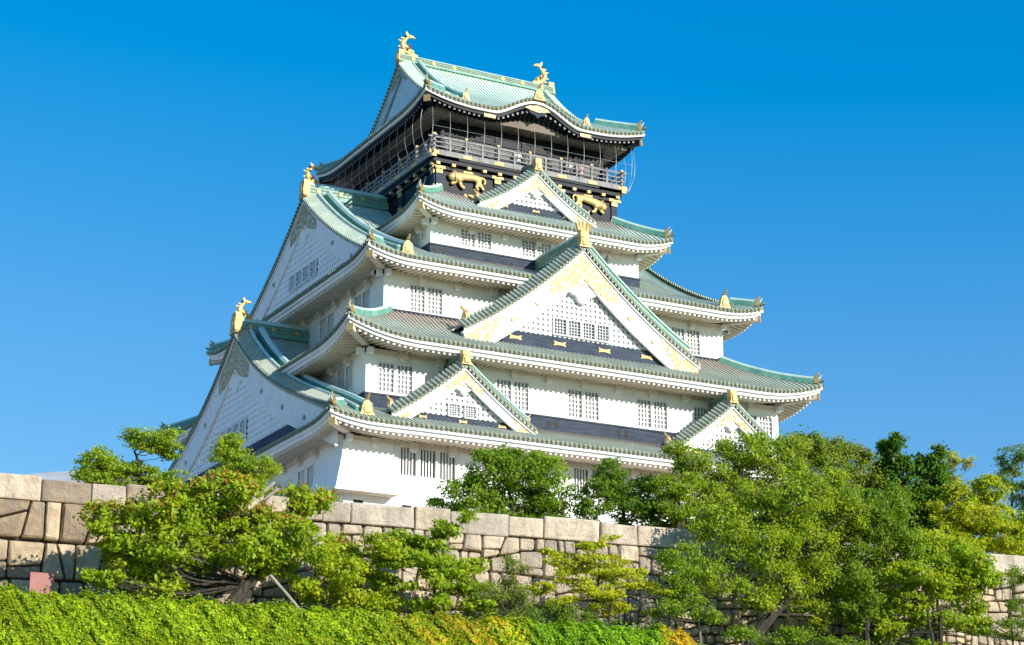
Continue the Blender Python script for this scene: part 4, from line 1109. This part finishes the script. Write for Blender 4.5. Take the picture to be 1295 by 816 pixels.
tree('tree', 'slender layered tree standing behind the wall coping at far left', 'tree', (-8.6, -1.8, 19.5),
     [(-8.5,22.5,1.26,0.52),(-7.8,22.1,0.70,0.35),(-10.9,21.3,1.03,0.62),(-11.3,20.5,0.55,0.34),(-10.3,20.7,0.86,0.55),(-9.4,20.6,1.38,0.55),(-7.6,20.9,0.56,0.31),(-9.0,21.1,0.76,0.35),(-8.0,20.5,0.90,0.31)],
     [(G2, 3), (G3, 3), (OL, 2), (G4, 1)], leaf=.12, trunk=.15, flat=.45, dens=1.05, depth=.6, sat=2)
tree('tree', 'slim layered tree standing before the left castle gable', 'tree', (-4.4, -1.8, 19.5),
     [(-4.9,22.5,0.92,0.46),(-5.0,21.8,0.92,0.49),(-4.1,21.4,1.20,0.64),(-3.6,21.6,0.78,0.43),(-5.6,21.1,0.49,0.32),(-3.9,20.5,1.20,0.57)],
     [(G2, 3), (G3, 3), (OL, 2), (G4, 2)], leaf=.12, trunk=.13, flat=.45, dens=1.0, depth=.6, sat=2)
tree('young_tree', 'bright green young tree with level branches against the wall', 'tree', (2.8, 3.5, 14.1),
     [(3.6,18.3,0.82,0.30),(4.2,18.8,0.41,0.28),(3.2,18.7,0.31,0.24),(1.3,17.7,0.88,0.37),(2.5,17.4,1.23,0.41),(1.8,16.8,1.22,0.41),(3.6,16.7,1.37,0.41),(4.6,16.9,0.82,0.27),(3.1,16.0,1.09,0.41),(2.8,15.1,0.88,0.44),(4.4,15.9,0.96,0.31),(0.8,17.1,0.81,0.34),(1.1,15.9,0.94,0.40),(4.7,15.2,0.68,0.27)],
     [(G2, 2), (G3, 4), (G4, 3), (G1, 1)], leaf=.18, trunk=.09, flat=.38, depth=.7, sat=1, dens=1.15)
tree('shrub', 'sparse grey-green shrub at the foot of the wall', 'shrub', (6.3, 3.2, 14.1),
     [(6.4,16.8,0.69,0.42),(6.1,15.9,1.04,0.55),(7.1,16.0,0.76,0.42),(5.3,15.8,0.83,0.41),(6.7,15.1,1.24,0.41),(5.4,15.0,0.89,0.31)],
     [(TG, 3), (G3, 2), (OL, 2)], leaf=.09, dens=.42, trunk=.05)
tree('young_tree', 'lime-yellow young tree with tiered branches against the wall', 'tree', (10.4, 4, 13.9),
     [(11.2,18.5,0.49,0.18),(10.5,18.1,0.28,0.18),(9.7,18.0,0.46,0.21),(8.8,17.6,0.77,0.24),(8.2,17.1,0.56,0.21),(10.6,17.4,1.47,0.32),(9.6,16.7,1.46,0.45),(11.4,16.6,1.26,0.35),(12.9,16.4,0.85,0.25),(7.9,16.1,0.62,0.21),(9.8,15.9,1.25,0.45),(10.7,15.3,0.98,0.35),(8.5,15.3,0.83,0.31),(12.1,17.0,0.70,0.21),(13.5,16.1,0.49,0.18)],
     [(YG, 4), (YL, 1), (G4, 4), ((.45, .46, .03), 1)], leaf=.12, trunk=.08, flat=.35, dens=1.0, stems=2, clump=(.2, .4), sat=1)
tree('shrub', 'low dark green shrub behind the ivy hedge', 'shrub', (7.8, 4.2, 13.9),
     [(7.8,14.8,1.23,0.41),(6.5,14.5,0.89,0.27),(9.0,14.9,0.83,0.34)], [(G1, 2), (G2, 3), (TG, 1)], leaf=.10, dens=.6, trunk=.04)
tree('tree', 'round mid green tree behind the wall before the white lowest storey', 'tree', (10, -5, 19.5),
     [(8.8,23.1,1.31,0.85),(7.5,21.9,1.30,0.77),(10.0,23.1,1.16,0.78),(11.4,23.2,1.40,0.86),(12.2,22.1,1.25,0.86),(10.2,21.9,1.70,0.77),(6.6,21.4,0.84,0.34),(8.4,21.2,1.30,0.54),(11.7,21.3,1.16,0.47),(9.4,23.9,0.62,0.39),(11.7,24.0,0.63,0.39),(9.2,20.7,1.4,.5),(11.2,20.6,1.4,.5)],
     [(G1, 3), (G2, 4), (G3, 2)], leaf=.15, trunk=.16, depth=1.1, dens=.95)
tree('tree', 'dark green bushy tree behind the wall under the right castle eaves', 'tree', (15.5, -4, 19.5),
     [(14.9,23.5,0.86,0.47),(15.5,22.6,1.33,0.86),(14.4,22.1,1.01,0.78),(16.7,22.6,1.10,0.87),(15.5,21.4,1.56,0.47),(13.5,21.4,0.62,0.39),(17.4,21.2,1.4,.6),(13.4,20.7,1.2,.55),(16.0,20.5,1.5,.5),(18.6,20.6,1.3,.6),(11.9,20.4,1.2,.45)],
     [(DK, 1), (G1, 4), (G2, 3)], leaf=.15, trunk=.14, depth=1.0, dens=.95)
tree('camphor_tree', 'large spreading tree leaning right from a thick bent trunk before the wall', 'tree', (18.2, 3.2, 14.0),
     [(17.6,19.9,1.4,.9),(19.1,20.4,1.84,1.18),(20.8,20.8,1.64,1.41),(21.1,18.9,1.70,1.48),(19.0,18.5,1.61,1.03),(22.8,19.4,1.34,1.34),(22.3,17.6,1.26,0.96),(20.2,17.0,1.47,0.81),(17.2,18.7,1.02,0.73),(16.5,16.7,1.2,0.55),(18.4,16.1,1.0,0.4),(21.8,21.9,1.1,.8),(22.4,16.1,1.2,.6),(23.2,20.5,1.0,.8)],
     [(G1, 1), (G2, 3), (G3, 4), (OL, 2), (G4, 2), (YG, 1)], leaf=.13, trunk=.27, depth=1.1, dens=.75, flat=.8,
     trunk_path=[(18.0, 3.2, 13.7), (18.7, 3.2, 14.9), (20.1, 3.2, 16.1), (20.8, 3.2, 17.3), (19.9, 3.2, 18.9), (19.1, 3.2, 20.7)])
tree('tree', 'feathery yellowish green tree behind the wall hiding the right lower gable', 'tree', (17.3, -2, 19.5),
     [(18.1,24.0,1.09,0.62),(19.4,23.4,1.49,0.94),(21.2,24.6,1.42,0.79),(18.4,22.1,1.71,0.93),(17.1,21.4,1.00,0.69),(22.1,23.8,1.58,1.11),(23.4,24.0,1.03,0.72),(20.4,22.2,1.56,0.86),(16.9,22.7,0.62,0.39),(18.8,20.9,1.5,.7),(20.8,20.9,1.6,.8),(22.6,22.0,1.5,1.0),(22.8,20.6,1.5,.7),(24.3,22.6,1.2,.9),(23.4,24.9,1.1,.6)],
     [(G1, 1), (G2, 3), (G3, 4), (OL, 2), (G4, 2)], leaf=.13, trunk=.2, depth=.8, dens=.95, flat=.8)
tree('tree', 'olive green tree rising behind the wall right of the castle', 'tree', (26.7, -4, 19.5),
     [(25.1,25.5,1.14,0.65),(26.9,25.5,1.40,0.74),(28.6,25.4,1.24,0.83),(26.4,23.9,1.80,1.06),(28.8,23.7,1.56,1.15),(25.2,22.4,1.6,1.1),(27.4,22.0,1.8,1.1),(29.4,22.0,1.4,1.1),(26.2,20.7,1.7,.9),(28.6,20.6,1.6,.9)],
     [(OL, 4), (G1, 3), (G2, 2), (TG, 1)], leaf=.14, trunk=.2, depth=1.2, flat=.8, dens=1.2)
tree('ivy_covered_tree', 'tall twin-topped tree cloaked in dense dark green ivy', 'tree', (31.6, -4, 19.5),
     [(31.2,25.7,0.75,0.83),(30.9,24.4,1.08,1.00),(31.5,23.0,1.24,1.16),(33.4,25.4,0.76,0.84),(33.4,24.1,0.92,1.17),(32.8,22.5,1.25,1.00),(30.2,22.9,0.91,1.07),(30.9,26.3,0.33,0.42),(31.6,21.6,1.5,1.0),(33.0,21.0,1.3,.9),(30.4,20.8,1.3,.9),(32.2,24.0,.8,1.0)],
     [(DK, 1), (G1, 4), ((.09, .22, .022), 4)], leaf=.20, trunk=.2, depth=.8, dens=1.7, clump=(.28, .48), sat=3)
tree('tree', 'thin tree with browning yellow top behind the ivy-cloaked tree', 'tree', (36.6, -7, 19.5),
     [(37.1,26.8,0.61,0.39),(37.6,26.3,0.48,0.39),(36.7,25.9,0.52,0.44),(37.1,25.3,0.61,0.44)],
     [(G4, 2), (YG, 2), (RB, 1), (OL, 2)], leaf=.12, trunk=.10, dens=.8)
tree('tree', 'yellow-green rounded tree above the right end of the wall', 'tree', (34.8, -3, 19.5),
     [(33.8,23.1,1.33,0.83),(35.7,23.9,1.17,0.50),(34.8,22.3,1.74,0.83),(36.8,22.9,0.92,1.00),(32.8,21.4,1.15,0.41),(35.2,23.1,1.2,.8),(36.5,21.3,1.5,.7),(34.6,20.9,1.6,.7),(38.2,22.0,1.2,.8),(38.0,20.8,1.3,.6),(33.4,20.5,1.5,.7),(35.6,22.4,1.3,.8),(31.6,20.5,1.4,.6)],
     [(YG, 3), (G4, 3), (G3, 2), ((.30, .27, .03), 1)], leaf=.15, trunk=.14, depth=1.0, dens=1.15)
tree('tree', 'airy blue-green tree at the right edge of the view', 'tree', (39.9, -6, 19.5),
     [(40.1,27.0,0.79,0.48),(40.7,26.3,0.61,0.53),(39.4,26.6,0.44,0.26),(40.2,24.4,0.96,0.78),(40.7,23.6,0.87,0.96),(39.6,25.5,.7,.5),(40.4,22.2,1.0,.8),(39.4,21.2,.9,.7)],
     [(G1, 3), (G2, 3), (TG, 2)], leaf=.12, trunk=.13, dens=.75)
tree('tree', 'mid green willowy tree in front of the wall right of the leaning tree', 'tree', (24.4, 3.2, 14.0),
     [(24.6,19.2,1.58,1.20),(23.8,17.3,1.34,1.04),(25.6,20.8,1.29,1.06),(25.8,18.2,1.43,1.05),(23.4,21.0,1.05,0.90),(24.3,16.2,1.11,0.67),(24.5,21.0,1.3,.9),(23.5,19.3,1.2,.9),(26.7,19.6,1.1,.8),(25.5,16.8,1.2,.8),(25.8,15.4,1.0,.6)],
     [(G1, 3), (G2, 4), (OL, 2), (G3, 1)], leaf=.13, trunk=.16, depth=1.2, flat=.8, dens=.85)
tree('shrub', 'bright green sprawling shrub over the rocks at lower right', 'shrub', (28.2, 3.5, 13.8),
     [(26.9,18.9,1.58,0.75),(28.8,18.6,1.59,0.83),(29.8,17.8,1.37,0.84),(28.1,17.1,1.43,0.68),(30.9,16.8,0.91,0.46),(26.8,16.6,1.42,0.60),(28.9,15.8,1.58,0.45),(25.4,15.4,1.34,0.59),(30.5,15.7,0.98,0.34),(28.0,14.6,1.3,.3),(27.6,19.6,1.4,.5),(29.8,19.3,1.1,.45),(30.4,18.0,1.0,.5),(26.4,17.7,1.2,.6)],
     [(G2, 3), (G3, 3), (G4, 2), (YG, 1)], leaf=.17, trunk=.12, depth=1.2, stems=3, flat=.45, dens=1.1)
tree('shrub', 'thin twiggy shrub at the bottom right corner', 'shrub', (32.1, 4, 13.7),
     [(32.2,18.0,0.61,0.34),(32.8,18.4,0.46,0.31),(32.4,16.7,0.61,0.53),(31.6,15.4,0.91,0.45),(32.6,15.8,0.53,0.46)],
     [(G1, 3), (G2, 2), (OL, 2)], leaf=.10, dens=.55, trunk=.05, stems=2)
tree('sapling', 'pale-stemmed sapling left of the big leaning trunk', 'tree', (15.4, 4, 13.9),
     [(14.8,17.9,1.14,0.57),(14.0,16.9,0.85,0.57),(15.7,17.3,1.00,0.47),(14.8,15.9,1.14,0.39),(13.7,15.4,0.71,0.32),(15.6,15.3,0.85,0.32),(13.9,17.9,0.50,0.32)],
     [(G2, 4), (G3, 3), (G1, 2)], leaf=.12, trunk=.06, bark='bark_pale', dens=.65)
tree('low_plants', 'low leafy plants under the leaning tree at the bottom edge', 'shrub', (18.9, 6.5, 13.3),
     [(15.8,14.0,0.69,0.24),(18.9,14.1,0.91,0.28),(21.2,14.0,0.99,0.28),(17.5,13.8,0.70,0.21)],
     [(G2, 3), (G3, 2), (G1, 2)], leaf=.12, dens=.7, trunk=.03)

# ---------------------------------------------------------------- ivy hedge along the terrace edge
hedge = empty('ivy_hedge', Wd(-8, 10, 11.4), 'long clipped ivy hedge turning from lime green to orange at its right end', 'hedge')
H0, H1 = -32.0, 12.3
def hedge_top(s_): return 13.50 + .06 * math.sin(s_ * 1.9) + .05 * math.sin(s_ * 4.3 + 1) + .035 * math.sin(s_ * 9.1) - .5 * max(0, (s_ - 11.2)) ** 1.2
hc = MB()
rows = []
for k in range(90):
    s_ = H0 + (H1 - H0) * k / 89; zt_ = hedge_top(s_) - .10
    rows.append([Wd(s_, 8.6, 11.5), Wd(s_, 8.6, zt_ - .25), Wd(s_, 8.9, zt_), Wd(s_, 9.5, zt_ - .05), Wd(s_, 9.95, zt_ - .3), Wd(s_, 10.02, 12.4), Wd(s_, 10.10, 10.2)])
hc.grid(rows, 'hedge_core'); hc.face(rows[0], 'hedge_core'); hc.face(rows[-1], 'hedge_core')
hc.build('stems', hedge)
n = 150000
s_ = np.where(RNG.random(n) < .88, RNG.uniform(-19, H1, n), RNG.uniform(H0, -19, n)); u = RNG.random(n)
zt_ = np.array([hedge_top(x) for x in s_]); lump = .07 * np.sin(s_ * 5.1 + 3 * u) * np.sin(u * 17 + s_ * 1.3) + .05 * np.sin(s_ * 3.7 + 9 * u + 2 * np.sin(s_ * 1.1)) + .05 * np.sin(u * 41 + 3 * np.sin(s_ * 4.7))
top = u < .32
ov = np.where(top, 8.7 + 1.5 * (u / .32), 10.22 + .30 * ((u - .32) / .68)) + lump * np.where(top, .2, 1) + RNG.normal(0, .03, n)
zz = np.where(top, zt_ + lump - .10 * np.clip((u / .32 - .7) / .3, 0, 1) ** 2, zt_ - .12 - 2.9 * ((u - .32) / .68)) + RNG.normal(0, .03, n)
nr = np.where(top[:, None], np.array([[0, .35, 1.0]]), np.array([[0, 1.0, .75]])) + RNG.normal(0, .32, (n, 3))
gA, gB, gC, oA, oB, oC = (np.array(c_) for c_ in ((.22, .36, .014), (.37, .49, .018), (.53, .60, .026), (.66, .49, .03), (.62, .35, .03), (.58, .54, .035)))
r_ = RNG.random(n)[:, None]; pick = RNG.random(n)[:, None]
green = np.where(pick < .42, gA, np.where(pick < .8, gB, gC)); green = np.where((s_ > 4.6)[:, None] & (s_ < 10.3)[:, None], green * np.array([[.72, .92, .9]]), green)
fall = np.where(pick < .35, oC, np.where(pick < .75, oA, oB))
zone = np.clip(np.minimum((s_ + 1.6) / 1.8, (5.0 - s_) / 1.8), 0, 1) * .58 * (.62 + .38 * np.sin(s_ * 3 + zz * 5)) + np.clip((s_ - 10.2) / .9, 0, 1) * .9
pat = 1 + .16 * np.sin(s_ * .9 + 1.3 * np.sin(s_ * .37)) * np.sin(zz * 1.7 + s_ * .5) + .10 * np.sin(s_ * 3.3 + zz * 4)
col = np.where((RNG.random(n) < zone)[:, None], fall, green) * RNG.uniform(.7, 1.25, (n, 1)) * pat[:, None]
shoot = top & (RNG.random(n) < .035); zz = np.where(shoot, zz + RNG.uniform(.05, .30, n), zz)
sparse = (np.sin(s_ * 2.1 + 4) * np.sin(zz * 3.1 + s_ * .7) + .4 * np.sin(s_ * 7)) > 1.05
zz = np.where(sparse & ~top & (RNG.random(n) < .75), zz - 30, zz)
cen = np.stack([WP.x + WE.x * s_ - WN.x * ov, WP.y + WE.y * s_ - WN.y * ov, zz], 1)
nw_ = np.stack([WE.x * nr[:, 0] - WN.x * nr[:, 1], WE.y * nr[:, 0] - WN.y * nr[:, 1], nr[:, 2]], 1)
leaf_mesh('foliage', hedge, cen, nw_, RNG.uniform(.075, .155, n), col, .85)

# ---------------------------------------------------------------- small things by the wall
sg = empty('notice_board', Wd(-13.5, 2, 14.2), 'plain faded pink-red board standing against the wall at left', 'sign')
mb = MB(); mb.hexa([Wd(-13.98, 2.0, 14.7), Wd(-13.03, 2.0, 14.7), Wd(-13.03, 1.94, 14.7), Wd(-13.98, 1.94, 14.7), Wd(-13.98, 2.0, 15.62), Wd(-13.03, 2.0, 15.62), Wd(-13.03, 1.94, 15.62), Wd(-13.98, 1.94, 15.62)], 'sign_pink'); mb.build('panel', sg)
for q in (-13.8, -13.2):
    mb = MB(); mb.tube([Wd(q, 1.9, 13.9), Wd(q, 1.9, 15.5)], .035, 'steel', 8); mb.build('post', sg)
def pole(a, b_, r_, label):
    mb = MB(); a, b_ = Vector(Wd(*a)), Vector(Wd(*b_)); mb.tube([a, a * .6 + b_ * .4 + Vector((0, 0, .02)), b_], [r_ * 1.1, r_, r_ * .9], 'pole_wood', 8)
    return tag(mb.build('support_pole'), label, 'pole', 'wooden props under the trees')
pole((-10.4, 2.6, 14.2), (-4.05, 2.4, 20.05), .085, 'upper of two weathered wooden props slanting up through the cherry tree')
pole((-9.9, 2.9, 14.2), (-3.95, 2.7, 19.75), .085, 'lower of two weathered wooden props slanting up through the cherry tree')
pole((-4.8, 5, 15.6), (-3.15, 5.2, 13.8), .07, 'short wooden prop slanting down to the hedge from the cherry trunk')
# grey-roofed building beyond the wall at left
gb = empty('grey_roofed_building', Wd(-9.5, -14, 19.5), 'low building with pale grey roof beyond the wall at left', 'building')
mb = MB(); mb.hexa([Wd(-14.0, -12.5, 19.5), Wd(-5.4, -12.5, 19.5), Wd(-5.4, -19, 19.5), Wd(-14.0, -19, 19.5), Wd(-14.0, -12.5, 22.0), Wd(-5.4, -12.5, 22.0), Wd(-5.4, -19, 22.0), Wd(-14.0, -19, 22.0)], 'plaster'); mb.build('wall', gb)
mb = MB(); e0 = [Wd(-14.9, -11.8, 22.25), Wd(-4.6, -11.8, 22.25), Wd(-4.6, -19.7, 22.25), Wd(-14.9, -19.7, 22.25)]; e1 = [Wd(-8.6, -15.7, 24.05), Wd(-6.6, -15.7, 24.05)]
lowr = [tuple(Vector(q) - Vector((0, 0, .2))) for q in e0]
mb.face([e0[0], e0[1], e1[1], e1[0]], 'grey_roof'); mb.face([e0[2], e0[3], e1[0], e1[1]], 'grey_roof'); mb.face([e0[1], e0[2], e1[1]], 'grey_roof'); mb.face([e0[3], e0[0], e1[0]], 'grey_roof')
mb.grid([e0, lowr], 'plaster_trim', closed=True); mb.face(lowr, 'plaster_trim'); mb.build('roof', gb)

# ---------------------------------------------------------------- visitors on the veranda
def person(x, y, zf, face, h, shirt, trousers, label, arm=0):
    """face = unit vector looked along; one skinned figure standing at the rail"""
    f = Vector(face).normalized(); sd = Vector((-f.y, f.x, 0)); up = Vector((0, 0, 1)); k = h / 1.7
    root = empty('person', (x, y, zf + ZC), label, 'person', 'visitors on the castle veranda')
    nd = [(0, 0, .92, .14), (0, .0, 1.10, .13), (0, .01, 1.30, .15), (0, 0, 1.43, .10), (0, .01, 1.50, .055), (0, .03, 1.60, .095), (0, .02, 1.70, .07),
          (.10, 0, .86, .10), (.11, .02, .48, .07), (.11, -.02, .08, .045), (.11, .14, .03, .035), (-.10, 0, .86, .10), (-.11, .02, .48, .07), (-.11, -.02, .08, .045), (-.11, .14, .03, .035),
          (.19, 0, 1.40, .06), (.25, .06, 1.14, .045), (.22, .28 + arm, 1.12 + arm, .032), (-.19, 0, 1.40, .06), (-.25, .06, 1.14, .045), (-.22, .28, 1.12, .032)]
    ed = [(0, 1), (1, 2), (2, 3), (3, 4), (4, 5), (5, 6), (0, 7), (7, 8), (8, 9), (9, 10), (0, 11), (11, 12), (12, 13), (13, 14), (3, 15), (15, 16), (16, 17), (3, 18), (18, 19), (19, 20)]
    me = bpy.data.meshes.new('b'); me.from_pydata([tuple((sd * a + f * b_ + up * c_) * k) for a, b_, c_, _ in nd], ed, []); ob = bpy.data.objects.new('b', me); COL.objects.link(ob)
    ob.modifiers.new('skin', 'SKIN')
    for i, q in enumerate(nd): me.skin_vertices[0].data[i].radius = (q[3] * k, q[3] * k)
    me.skin_vertices[0].data[0].use_root = True
    ob.modifiers.new('sub', 'SUBSURF').levels = 1
    dg = bpy.context.evaluated_depsgraph_get(); dg.update(); nm = bpy.data.meshes.new_from_object(ob.evaluated_get(dg)); bpy.data.objects.remove(ob)
    nm.name = 'body'; nm.materials.clear()
    for q in ('skin', shirt, trousers): nm.materials.append(MATS[q])
    for p in nm.polygons:
        z = p.center.z / k; rad = (p.center - up * p.center.z); p.use_smooth = True
        p.material_index = 0 if z > 1.46 or (rad.dot(f) > .2 * k and 1 < z < 1.3) else (1 if z > .9 else 2)
    bo = bpy.data.objects.new('body', nm); COL.objects.link(bo); bo.parent = root
    hb = MB(); c_ = Vector(root.location) + (f * .005 + up * 1.635) * k
    rows = []
    for i in range(6):
        a = pi / 2 * i / 5; rows.append([tuple(c_ + (sd * math.cos(q * pi / 5) * .105 + f * (math.sin(q * pi / 5) * .115 - .02)) * k * math.cos(a) + up * (.115 * math.sin(a) - .01) * k) for q in range(10)])
    hb.grid(rows, 'hair', closed=True); hb.build('hair', root)
for a in ((3.35, -7.3, (-.3, -1, 0), 1.72, 'shirt_white', 'shirt_grey', 'visitor in a white top at the veranda rail above the right tiger'),
          (4.25, -7.32, (.2, -1, 0), 1.62, 'shirt_pink', 'shirt_grey', 'visitor in a pale pink top beside the one in white'),
          (6.2, -7.35, (.5, -1, 0), 1.70, 'shirt_blue', 'shirt_grey', 'visitor in blue at the right corner of the veranda'),
          (-4.3, -7.33, (0, -1, 0), 1.60, 'shirt_grey', 'shirt_blue', 'visitor in a grey top at the left end of the front rail'),
          (-.6, -7.3, (.1, -1, 0), 1.68, 'shirt_white', 'shirt_blue', 'visitor in a white top at the rail above the small upper gable')):
    person(a[0], a[1], 28.865, a[2], a[3], a[4], a[5], a[6])
